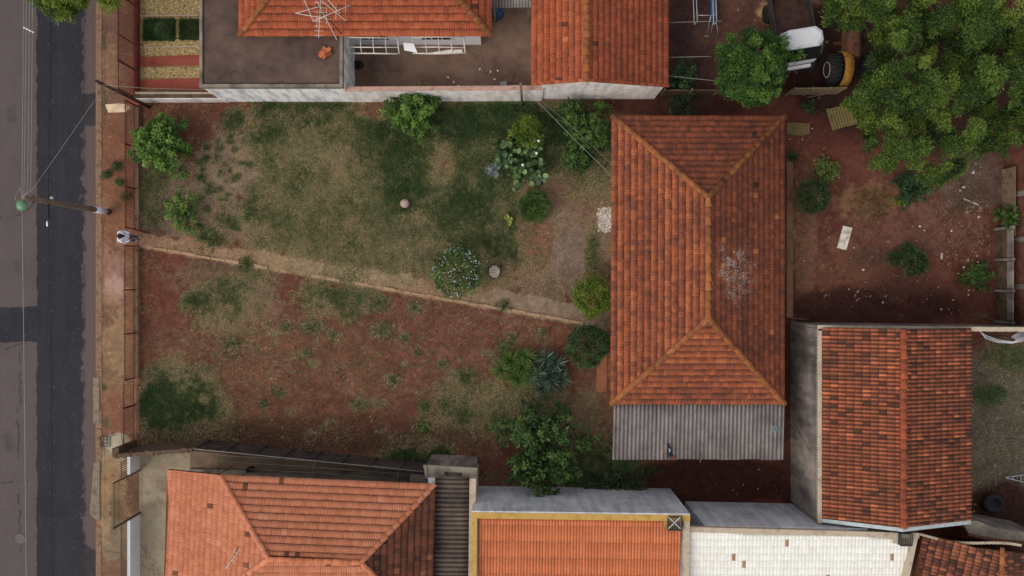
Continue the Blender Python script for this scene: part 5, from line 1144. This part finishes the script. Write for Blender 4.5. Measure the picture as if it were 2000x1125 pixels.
def bigtree(name, label, poly, z0, z1, mat, nclump, per, L, W, trunkpx, cl_r=.55, cat='tree', tone=0., edge=60., marg=10):
    """wide crown built of leaf clumps; poly is the outline seen from above"""
    pl = empty(name, P(*trunkpx), label, cat); zm = (z0+z1)/2; pg = np.array(poly, float)
    def inside(x, y):
        c = False; j = len(pg)-1
        for i in range(len(pg)):
            if (pg[i,1] > y) != (pg[j,1] > y) and x < (pg[j,0]-pg[i,0])*(y-pg[i,1])/(pg[j,1]-pg[i,1])+pg[i,0]: c = not c
            j = i
        return c
    def dist(x, y):
        best = 1e9
        for i in range(len(pg)):
            a = pg[i]; b = pg[(i+1)%len(pg)]; t = np.clip(np.dot([x-a[0], y-a[1]], b-a)/np.dot(b-a, b-a), 0, 1); q = a+t*(b-a); best = min(best, math.hypot(x-q[0], y-q[1]))
        return best
    cs = []; tries = 0
    while len(cs) < nclump and tries < nclump*60:
        tries += 1; x = random.uniform(pg[:,0].min(), pg[:,0].max()); y = random.uniform(pg[:,1].min(), pg[:,1].max())
        if not inside(x, y): continue
        dd_ = dist(x, y)
        if dd_ < marg: continue
        f = min(1, dd_/edge); z = z0+(z1-z0)*(f**.6)*random.uniform(.72,1.05)
        if edge > 56 and fbm(np.array([x*1.]), np.array([y*1.]), 70, 4, 2)[0] < .4: z -= (z1-z0)*.45
        cs.append(P(x, y, z))
    Pn = []; Dn = []; Nn = []; T_ = []
    for c in cs:
        k = int(per*random.uniform(.6,1.3)); r = cl_r*random.uniform(.4,1.35); d = rng.normal(size=(k,3)); d /= np.linalg.norm(d, axis=1, keepdims=True); d[:,2] = np.abs(d[:,2])*.9-.1
        ax = random.uniform(.55,1.0); ro = random.uniform(0, 3.14); lob = 1+.35*np.sin(np.arctan2(d[:,1], d[:,0])*random.choice([2,3,4])+ro*2)*rng.uniform(.5,1,k)
        dx = d[:,0]*math.cos(ro)-d[:,1]*math.sin(ro)*ax; dy = d[:,0]*math.sin(ro)+d[:,1]*math.cos(ro)*ax; dq = np.stack([dx*lob, dy*lob, d[:,2]], 1)
        q = np.array(c)+dq*r*(rng.uniform(.2,1.08,k)**.7)[:, None]*np.array([1,1,.7]); dd_ = d*np.array([1,1,.3])+rng.normal(size=(k,3))*.5; dd_[:,2] -= .2
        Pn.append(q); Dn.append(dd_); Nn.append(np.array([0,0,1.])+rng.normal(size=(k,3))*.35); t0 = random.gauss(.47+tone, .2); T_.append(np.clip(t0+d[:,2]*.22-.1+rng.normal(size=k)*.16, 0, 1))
    Pn = np.concatenate(Pn); Dn = np.concatenate(Dn); Nn = np.concatenate(Nn); T_ = np.concatenate(T_); n = len(Pn)
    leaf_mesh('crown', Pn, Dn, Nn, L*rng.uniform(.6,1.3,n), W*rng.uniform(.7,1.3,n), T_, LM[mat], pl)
    tb_ = P(*trunkpx); top = Vector((tb_.x, tb_.y, z0*.75)); mb = MB(); mb.tube([tb_, top], [.32,.24], 10); mb.build('trunk', m_bark, pl)
    mb = MB()
    for c in cs[::max(1, len(cs)//26)]:
        m_ = top.lerp(c, .5)+Vector((0,0,.3)); mb.tube([top, m_, c], [.12,.07,.02], 6)
    mb.build('limbs', m_bark, pl); return pl

bigtree('spreading_tree', 'very large olive green tree covering the upper right corner', [(1572,-150),(1585,-10),(1592,40),(1606,62),(1645,58),(1692,66),(1696,112),(1672,140),(1652,158),(1622,186),(1640,215),(1672,235),(1674,275),(1672,300),(1692,330),(1718,340),(1735,345),(1752,366),(1790,358),(1840,372),(1880,350),(1905,322),(1950,312),(1990,300),(2030,310),(2200,290),(2260,-150)],
        3.6, 7.2, 'olive', 640, 430, .15, .04, (1830,150), cl_r=.46, marg=15)
bigtree('round_tree', 'dense round mid green tree between the machine yard and the main house', [(1390,95),(1405,75),(1432,58),(1470,50),(1510,56),(1535,75),(1548,105),(1545,145),(1538,175),(1515,205),(1485,220),(1450,208),(1420,196),(1395,170),(1385,130)],
        2.1, 3.8, 'bright', 130, 330, .11, .05, (1440,165), cl_r=.3, tone=-.3, edge=55)
bigtree('street_tree', 'bright green street tree crown poking in at the top left corner', [(15,-160),(30,-20),(38,6),(62,12),(85,24),(115,32),(138,36),(160,22),(175,12),(200,28),(222,20),(240,10),(252,-30),(250,-160)],
        3.2, 5.0, 'yellow', 200, 260, .15, .045, (205,-80), cl_r=.4, tone=-.05, edge=30)
spray(311,284,58,1.9,'bright','bushy bright green shrub next to the upper fence run in the lot corner', nb=120, per=42, L=.19, W=.07)
spray(355,415,40,1.0,'bright','sparse small bright shrub left of the gate path', nb=36, per=26, L=.15, W=.06)
spray(803,218,54,1.9,'bright','bright green shrub leaning against the white boundary wall', nb=80, per=36, L=.2, W=.065)
bush(1025,254,27,.8,'yellow','small rounded yellow green bush above the large-leaved plants', n=1500, L=.13, W=.045, rough=.9)
spray(1150,262,46,1.6,'mid','broad mid green shrub near the upper left corner of the main house', nb=120, per=34, L=.15, W=.07)
spray(1112,222,26,1.7,'mid','upright pale green shrub touching the outbuilding end wall', nb=36, per=28, L=.16, W=.06, asp=.8)
spray(1128,312,28,1.0,'mid','low green shrub hugging the lower side of the broad shrub', nb=60, per=28, L=.13, W=.065)
spray(1178,214,18,.9,'bright','small light green shrub in the dark strip above the main house', nb=9, per=35, L=.12, W=.045)
spray(1325,212,30,.7,'dark','low dark shrub in the shade just above the main roof', nb=16, per=50, L=.11, W=.05)
spray(1332,150,32,.9,'dark','dark shrub beside the right wall of the outbuilding', nb=40, per=30, L=.13, W=.06)
rosette(1044,402,45,1.1,'mid','dark green fern-like ball bush with radiating fronds', n=210, W=.035, cat='bush', name='fern_bush', heads=1)
bush(1044,402,30,.45,'mid','dense dark underbush at the heart of the fern-like ball', n=1600, L=.12, W=.03, flat=.9, name='ball_bush')
rosette(994,428,14,.35,'pale','tiny pale yellow green plant left of the fern-like ball', n=16, W=.09, name='pale_plant', heads=3)
rosette(966,332,23,.5,'silver','silver leaved plant at the left of the large-leaved group', n=26, W=.04, heads=5, name='silver_plant')
bush(894,531,49,.9,'mid','round bush full of small white flowers beside the diagonal path', n=3600, L=.11, W=.05, flowers=330, name='flowering_bush', rough=.5)
bush(1156,583,37,.9,'yellow','round yellow green bush at the house end of the path', n=3000, L=.13, W=.045, rough=.8)
bush(1150,676,39,.9,'dark','round dark green bush near the main house below the path', n=5200, L=.1, W=.04, rough=.6)
rosette(1010,717,62,.7,'mid','spiky green rosette plant beside the silvery agaves', n=80, W=.03, heads=6, tip=.4)
rosette(1074,727,58,.6,'purple','silvery purple spiky plant right of the green rosettes', n=80, W=.03, heads=8, tip=-.02, name='agave_clump')
spray(1060,878,94,2.4,'mid','large loose green shrub against the grey wall at the bottom of the lot', nb=135, per=28, tone=-.1, L=.24, W=.1, cat='tree', name='loose_tree', gap=.3)
spray(1205,945,60,.5,'dark','low dark weeds in the shade along the grey wall', nb=70, per=24, L=.13, W=.05, asp=1.5, name='weed_patch')
bush(1587,386,30,.8,'dark','dark rounded bush beside the back of the main house', n=2200, L=.14, W=.035, rough=.6)
rosette(1549,305,18,.45,'teal','spiky green clump touching the back eave of the main house', n=70, W=.03)
spray(1617,335,28,.7,'palegrass','light green straggly shrub near the back of the main house', nb=36, per=18, L=.15, W=.045)
spray(1584,208,14,.4,'dark','small dark shrub below the board wall', nb=10, per=34, L=.1, W=.04)
bush(1784,513,23,.6,'dark','dark green bush in the middle of the back yard, the larger of a pair', n=1300, L=.12, W=.05, rough=.6)
bush(1747,505,12,.4,'dark','little dark bush in the back yard, the smaller of a pair', n=420, L=.1, W=.045, rough=.6)
bush(1770,487,12,.4,'dark','little dark bush just above the larger back yard bush', n=380, L=.1, W=.045, rough=.6)
spray(1908,540,30,.8,'mid','green shrub among white rubble near the low precast wall', nb=44, per=24, L=.16, W=.055)
rosette(1965,426,34,1.5,'mid','dark leafy plant standing against the brick wall', n=40, W=.07, heads=4)
spray(1785,365,36,1.0,'teal','blue green plant just under the lower edge of the big tree', nb=50, per=26, L=.2, W=.05)
spray(1762,390,18,.5,'yellow','yellowish plant poking out at the lower edge of the big tree', nb=10, per=30, L=.12, W=.05)
spray(1560,104,30,3.3,'bright','thin leafy branches reaching over the white truck cab', nb=9, per=24, L=.13, W=.04, asp=1.3, name='creeper')
spray(1700,398,40,.3,'dry','dry brown weed stalks on the soil below the big tree', nb=34, per=16, L=.22, W=.02, name='dry_weeds')
spray(1890,390,50,.4,'dry','dry stalks scattered beside the brick wall', nb=28, per=10, L=.25, W=.02, name='dry_weeds')
bush(318,60,16,.7,'dark','small dark round bush in the grass square of the gravel garden', n=900, L=.07, W=.03)
for i, (x, y, s_, m_, lb) in enumerate([(228,325,9,'mid','tiny weed tuft on the pavement, uppermost by the fence'),(208,341,7,'mid','tiny weed tuft at the kerb side of the pavement'),(232,354,7,'mid','tiny weed tuft on the pavement level with the pale cement'),(246,384,10,'olive','thin weed patch at the foot of the red fence'),
        (480,518,15,'olive','yellowish weed at the edge of the diagonal path'),(985,598,16,'mid','weed clump growing on the house end of the path'),(828,834,12,'palegrass','light green weed in the lower lot'),(515,211,20,'mid','weed clump at the foot of the white wall'),(410,470,22,'olive','feathery weed clump on the path edge near the gate')]):
    spray(x, y, s_, .22, m_, lb, nb=10, per=22, L=.09, W=.03, name='weed')
# large-leaved plants: each leaf is an object
spray(1008,316,52,.4,'mid','low green foliage filling in under the large heart-shaped leaves', nb=40, per=26, L=.14, W=.06, name='undergrowth')
bp = empty('large_leaf_plants', P(1015,312), 'clump of large heart-shaped leaves with a few white blooms below the outbuilding wall', 'plant')
pv = [(0,0,0)]; K = 10
hv = [(0,0,0),(.32,.18,.03),(.5,.55,.05),(.36,.95,.02),(0,1.25,-.08),(-.36,.95,.02),(-.5,.55,.05),(-.32,.18,.03),(0,.55,-.03)]
lme = bpy.data.meshes.new('leaf'); lme.from_pydata([(x*.3, y*.3, z*.3) for x, y, z in hv], [], [(0,1,8),(1,2,8),(2,3,8),(3,4,8),(4,5,8),(5,6,8),(6,7,8),(7,0,8)])
q = N('large_leaf'); t_ = q.attr('tint', True).outputs['Fac']; lme.materials.append(q.out(q.ramp(t_, [(0, srgb(36,58,28)), (.6, srgb(66,96,46)), (1, srgb(116,140,84))]), .45, .4))
first = None
for i in range(170):
    cl_ = random.choice([(990,290,26,20),(1035,292,20,14),(1005,320,34,18),(1020,345,22,14),(1052,345,14,10),(1048,318,14,10),(985,310,16,16)])
    x = random.gauss(cl_[0], cl_[2]*.55); y = random.gauss(cl_[1], cl_[3]*.6); z = random.uniform(.3,.95)
    o = bpy.data.objects.new('leaf', lme) if first is None else first.copy(); first = first or o
    COL.objects.link(o); o.parent = bp; o.location = P(x, y, z)-WO[bp]; o.rotation_euler = (random.uniform(-.8,.6), random.uniform(-.7,.7), random.uniform(0,6.28)); s_ = random.uniform(.42,.9); o.scale = (s_, s_, s_); o['tint'] = random.random()
for x, y in ((1052,275),(1021,322),(1048,299)):
    mb = MB(); mb.lathe(P(x, y, 1.0), [(.02,-.03),(.07,0),(.04,.04),(.01,.05)], 7); mb.build('bloom', m_white2, bp)
# grass: individual blades, one mass
def grass(region, n, name, label, colf, minb=.0):
    x0, x1, y0, y1 = region; px = rng.uniform(x0, x1, n); py = rng.uniform(y0, y1, n); col, g_ = colf(px, py)
    keep = rng.random(n) < g_*1.0+.06; px, py, col = px[keep], py[keep], col[keep]; k = len(px); g2 = g_[keep]
    lum = col.sum(1); q_ = col[:,0]/(col[:,1]+1e-4); straw = np.clip((q_-.75)/.7, 0, 1)*(1-np.clip((q_-1.5)/.9, 0, 1)*.5); mot = (fbm(px, py, 26, 15, 4)-.5)*.9+(fbm(px, py, 6, 25, 2)-.5)*.5
    lt = np.clip(straw*.85+.11+mot+rng.normal(size=k)*.2, 0, 1)
    X = (px-1000)*H/F; Y = (562.5-py)*H/F; b = np.stack([X, Y, np.full(k, -.005)], 1)
    a = rng.uniform(0, 2*np.pi, k); el = rng.uniform(.3, 1.3, k); D = np.stack([np.cos(a)*np.cos(el), np.sin(a)*np.cos(el), np.sin(el)], 1)
    L = rng.uniform(.05,.15,k)*(1.2-straw*.4)*(.7+.7*g_[keep]); S = np.stack([-np.sin(a), np.cos(a), np.zeros(k)], 1)*rng.uniform(.008,.018,k)[:, None]
    V = np.stack([b-S, b+S, b+D*L[:, None]], 1).reshape(-1, 3); Fq = np.arange(k*3).reshape(-1, 3)
    return tag(fast(name, V, Fq, m_grass, attrs={'lt': ('FLOAT', np.repeat(lt, 3))}), label, 'grass', kind='stuff')
grass((273,1195,203,950), 520000, 'grass', 'short green and straw coloured grass growing over the red soil lot', yard_colour)
tx = []; 
for x, y, r_ in TUFTS:
    k = int(5*r_*r_**.5); a = rng.uniform(0, 6.283, k); ph = random.uniform(0, 6.28); q = r_*1.25*rng.random(k)**.8*(1+.35*np.sin(2*a+ph)+.25*np.sin(5*a+2*ph)); tx.append(np.stack([x+q*np.cos(a)*1.15, y+q*np.sin(a)], 1))
tx = np.concatenate(tx); k = len(tx); b = np.stack([(tx[:,0]-1000)*H/F, (562.5-tx[:,1])*H/F, np.zeros(k)], 1)
a = rng.uniform(0, 6.283, k); el = rng.uniform(.35, 1.4, k); D = np.stack([np.cos(a)*np.cos(el), np.sin(a)*np.cos(el), np.sin(el)], 1); L = rng.uniform(.05,.14,k)
S = np.stack([-np.sin(a), np.cos(a), np.zeros(k)], 1)*rng.uniform(.01,.02,k)[:, None]; V = np.stack([b-S, b+S, b+D*L[:, None]], 1).reshape(-1, 3)
tag(fast('weed_tufts', V, np.arange(k*3).reshape(-1, 3), leaf_mat('tuft_blades', srgb(48,78,40), srgb(76,104,54), srgb(112,130,76), .4, .7), attrs={'lt': ('FLOAT', np.repeat(rng.random(k), 3))}), 'raised green weed tufts dotted over the red soil lot', 'weeds', kind='stuff')
grass((1896,2060,660,960), 26000, 'yard_grass', 'thin grass in the far right yard', yard_colour)
def gsq(px, py): return np.tile(C(46,70,40), (len(px), 1)), np.ones(len(px))
for r_ in ((282,343,38,80),(353,389,40,78)):
    slab('grass_square', [(r_[0],r_[2]),(r_[1],r_[2]),(r_[1],r_[3]),(r_[0],r_[3])], mottled('turf', srgb(34,54,30), srgb(50,74,42), None, 6), z1=.04)
    o = grass(r_, 4000, 'turf_grass', 'trimmed dark green grass filling the %s square of the gravel garden' % ('left' if r_[0] < 300 else 'right'), gsq)
    o.location.z += .045

# ---------------------------------------------------------------- loose things
mb = MB(); c = P(791,398); mb.lathe((c.x,c.y,-.02), [(.2,0),(.21,.12),(.18,.2),(.08,.23),(.02,.235)], 18); tag(mb.build('round_stone', mottled('pink_stone', srgb(150,128,120), srgb(176,152,144), None, 8)), 'round pinkish stone standing alone in the middle of the lawn', 'stone')
stp = empty('tree_stump', P(966,531), 'weathered pale tree stump on the lawn beside the flowering bush', 'stump'); c = P(966,531)
mb = MB(); pts = []; 
for k in range(16): t = k*math.pi/8; r_ = .3*(1+.14*math.sin(t*3)+.06*math.sin(t*7)); pts.append((c.x+r_*math.cos(t)*.95, c.y+r_*math.sin(t)))
mb.prism(pts, -.02, .3); mb.build('bark', m_bark, stp)
for i in range(7):
    mb = MB(); w_ = .07; yv = -.24+i*.08; hw = math.sqrt(max(.01,.27**2-yv**2)); mb.box((c.x, c.y+yv, .3+random.uniform(.005,.04)), (hw*1.9,w_,.06), rz=.25*0+random.uniform(-.06,.06)); mb.build('split_wood', mottled('split_wood%d' % i, srgb(138,120,110), srgb(176,160,148), srgb(150,132,120), 9), stp)
mb = MB(); mb.prism(XY([(1646,441),(1664,445),(1652,489),(1634,484)]), .02, .05); tag(mb.build('white_board', mottled('stained_white_board', srgb(150,130,116), srgb(222,214,200), srgb(226,220,208), 2.5), bevel=.004), 'pale rectangular board lying flat on the soil of the back yard', 'board')
pal = empty('wooden_pallet', P(1640,228), 'mossy plank pallet lying by the edge of the big tree', 'pallet')
for i in range(9):
    a = P(1614+i*5.6,213+i*-1.4); b = P(1627+i*5.6,256-i*1.6); d = b-a; mb = MB(); mb.box((a+b)/2+Vector((0,0,.08)), (.11, d.length*random.uniform(.93,1), .025), rz=math.atan2(d.y, d.x)+math.pi/2); mb.build('plank', mottled('mossy_plank%d' % i, srgb(94,84,50), srgb(126,110,70), srgb(104,100,58), 5), pal)
for t in (.2,.8): a = P(1616,213).lerp(P(1629,252), t); b = P(1662,203).lerp(P(1672,244), t); mb = MB(); d = b-a; mb.box((a+b)/2+Vector((0,0,.04)), (d.length,.08,.05), rz=math.atan2(d.y, d.x)); mb.build('bearer', m_wood, pal)
LB = {'w': ('white_rubble', m_stone, 'white rubble chunk lying on the red soil of the back yard', 'rubble', 'white rubble in the back yard'), 'o': ('brick_piece', m_brick, 'orange broken brick piece on the soil near the brick wall', 'brick', 'broken bricks in the back yard'), 's': ('stick', m_wood, 'pale wooden stick lying on the back yard soil', 'stick', 'sticks in the back yard')}
dbs = [('w',1796,442,5),('w',1858,451,4),('w',1686,527,5),('w',1724,591,4),('w',1838,604,4),('w',1658,565,3),('w',1890,509,4),('w',1882,522,5),('w',1906,524,5),('w',1910,512,4),('w',1900,337,6),('w',1882,365,7),('w',1876,372,5),('w',1911,424,5),('w',1883,400,4),('w',1805,450,3),('w',1862,586,3),('w',1892,567,4),('w',1891,576,4),('w',1618,451,2),('w',1620,464,2),('w',1571,509,3),('w',1667,484,3),('w',1872,534,3),('w',1908,500,3),('w',1790,470,2),('w',1832,561,2),('w',1690,552,2),
 ('w',1543,272,3),('w',1567,273,3),('w',1586,251,3),('w',1556,252,3),('w',1853,604,2),('w',1480,955,3),('w',1452,947,2),
 ('o',1843,434,9),('o',1838,430,6),('o',1885,447,6),('o',1896,462,7),('o',1901,471,6),('o',1873,489,7),('o',1892,495,5),('o',1882,402,5),('o',1625,433,4),('o',1604,354,8),('o',1740,362,5),('o',1860,495,4),('o',1817,492,3),('o',1930,240,8)]
OL = iter(['orange brick bit highest of the litter, between the two pale sticks','small brick bit just left below a pale stick','tilted brick on the rubble, right of the short stick','larger brick piece beside the upright thin stalk','brick piece just under the larger one by the stalk','broad orange shard above the white chunks','shard touching the white chunks above the green shrub','brick bit left of the long white stick','tiny orange bit above the pale board','orange shard at the foot of the light green straggly shrub','orange scrap under the edge of the big tree','small brick bit left of the broad orange shard','little brick bit above the lone pale yellow brick','orange scrap in the dark gap of the big tree'])
for k, x, y, s_ in dbs:
    nm, mt, lb, ct_, gp = LB[k]; c = P(x, y, .0); r_ = s_/2*H/F*1.0; mb = MB(); 
    if k == 'w':
        n = 7; a0 = random.random()*6; ring = lambda f, z: [(c.x+r_*f*math.cos(a0+2*math.pi*i/n)*random.uniform(.7,1.15), c.y+r_*f*math.sin(a0+2*math.pi*i/n)*random.uniform(.6,1.1), z+random.uniform(-.01,.01)) for i in range(n)]
        loft(mb, [ring(1,.0), ring(1,r_*.5), ring(.6,r_*.95)])
    else: mb.box((c.x,c.y,.04), (r_*2.2,r_*1.3,.07), rz=random.uniform(0,3))
    tag(mb.build(nm, mt), next(OL) if k == 'o' else lb, ct_, gp)
mb = MB(); a = P(1839,500,.04); mb.box(a, (.1,.3,.05), rz=-.1); tag(mb.build('brick', m_beige, bevel=.005), 'upright pale yellow brick lying alone left of the rubble', 'brick')
mb = MB(); a = P(1633,533,.03); mb.box(a, (.22,.16,.05), rz=-.6); tag(mb.build('hollow_brick', m_brick, bevel=.01), 'flat hollow brick lying below the pale board', 'brick')
for (x0, y0, x1, y1, w_) in [(1882,388,1913,401,.04),(1817,420,1832,428,.04),(1852,434,1861,425,.045),(1840,407,1856,419,.04),(1742,536,1756,539,.05),(1664,521,1680,530,.02),(1719,548,1729,567,.02),(1905,430,1910,475,.02),(1685,368,1694,380,.02),(1712,424,1718,432,.02),(1541,352,1566,352,.015),(1840,375,1840,410,.02),
        (1898,615,1930,620,.03),(1900,625,1935,612,.03),(1905,610,1940,626,.03),(1547,622,1580,624,.04),(640,209,738,209,.012),(1577,190,1640,178,.03),(866,244,884,256,.02)]:
    a, b = P(x0,y0,.05), P(x1,y1,.05); mb = MB(); d = b-a; mb.box((a+b)/2, (d.length,w_,w_*.7), rz=math.atan2(d.y, d.x), ry=random.uniform(-.03,.03))
    inlot = x0 < 1000; SL = globals().setdefault('SL', iter(['long whitish stick lying near the foot of the brick wall','pale stick left of the orange brick litter','short pale stick leaning towards the orange brick litter','pale stick just above the orange brick litter','short white stick below the pair of dark bushes','thin twig left of the white chunk in mid yard','thin twig below the dark bush pair, pointing down','long thin stalk in the rubble beside the precast wall','thin twig above the dry brown weeds','short twig beneath the dry brown weeds','thin level twig next to the light green straggly shrub','upright thin twig under the edge of the big tree','lower left stick of the pile in the yard corner','crossing stick of the pile in the yard corner','uppermost stick of the pile in the yard corner','grey lath at the corner of the two slope house wall','long thin cane lying in grass along the whitewashed wall','long pale pole resting on the board wall','short twig on the lawn above the large-leaved plants'])); tag(mb.build('stick', m_wood if y0 != 388 else m_stone), next(SL), 'stick', 'sticks in the lot grass' if inlot else LB['s'][4])
stones('rubble_specks', [(1560,1930,400,620),(1820,1935,320,520),(1540,1620,240,300),(1300,1530,920,975)], [200,330,30,22], .022, m_gravel, 'fine pale rubble specks scattered over the back yard soil', 'rubble', z=0)
stones('pebbles', [(1168,1196,405,452)], [420], .035, leaf_mat('white_pebbles', srgb(170,150,138), srgb(214,202,192), srgb(232,224,216), 0, .8), 'white pebbles spilled beside the main house wall', 'pebbles', z=0)
stones('soil_specks', [(275,1190,205,900)], [900], .012, m_gravel, 'tiny pale specks of gravel across the red soil lot', 'specks', z=0)
# far right yard things
hp2 = empty('bent_hoops', P(1950,655,.3), 'white bent plastic hoops lying in the far right yard under the wall', 'hoops')
for k in range(3):
    mb = MB(); mb.tube([P(1912+k*2, 646+k*2, .5), P(1925, 655+k*3, .45), P(1950, 664+k*2.5, .4), P(1978, 668+k, .4), P(2010, 655+k*4, .5)], .018, 6); mb.build('hoop', m_white2, hp2)
for k in range(5): mb = MB(); mb.tube([P(1975+k*2, 658+k*1.5, .5), P(2015, 635+k*4, .6)], .02, 6); mb.build('rod', m_galv, hp2)
br_ = MB()
for i in range(30): a = P(random.uniform(1915,1990), random.uniform(646,660), .05); b = a+Vector((random.uniform(-.6,.6), random.uniform(-.3,.3), random.uniform(0,.1))); br_.tube([a, b], .012, 4)
tag(br_.build('brushwood', m_wood), 'pile of dry brushwood inside the white hoops', 'brushwood', kind='stuff')
ld = empty('steel_ladder', P(1985,935), 'pointed steel ladder lying in the far right yard', 'ladder')
for pts in ([(1964,932),(2040,922)],[(1964,933),(2040,952)]): mb = MB(); mb.tube([P(*pts[0],.1), P(*pts[1],.1)], .02); mb.build('rail', m_galv, ld)
for x in (1978,1994,2012): t = (x-1964)/76; mb = MB(); mb.tube([P(x,932-t*10,.1), P(x,933+t*19,.1)], .016); mb.build('rung', m_galv, ld)
for (x, y, lb) in ((1940,983,'black tyre lying on dark soil in the far right yard'),):
    mb = MB(); mb.lathe(P(x, y, .16), [(.26,-.1),(.42,-.12),(.48,0),(.42,.12),(.26,.1),(.23,0)], 26, squash=(1.1,.95,1)); tag(mb.build('tyre', m_rubber), lb, 'tyre')
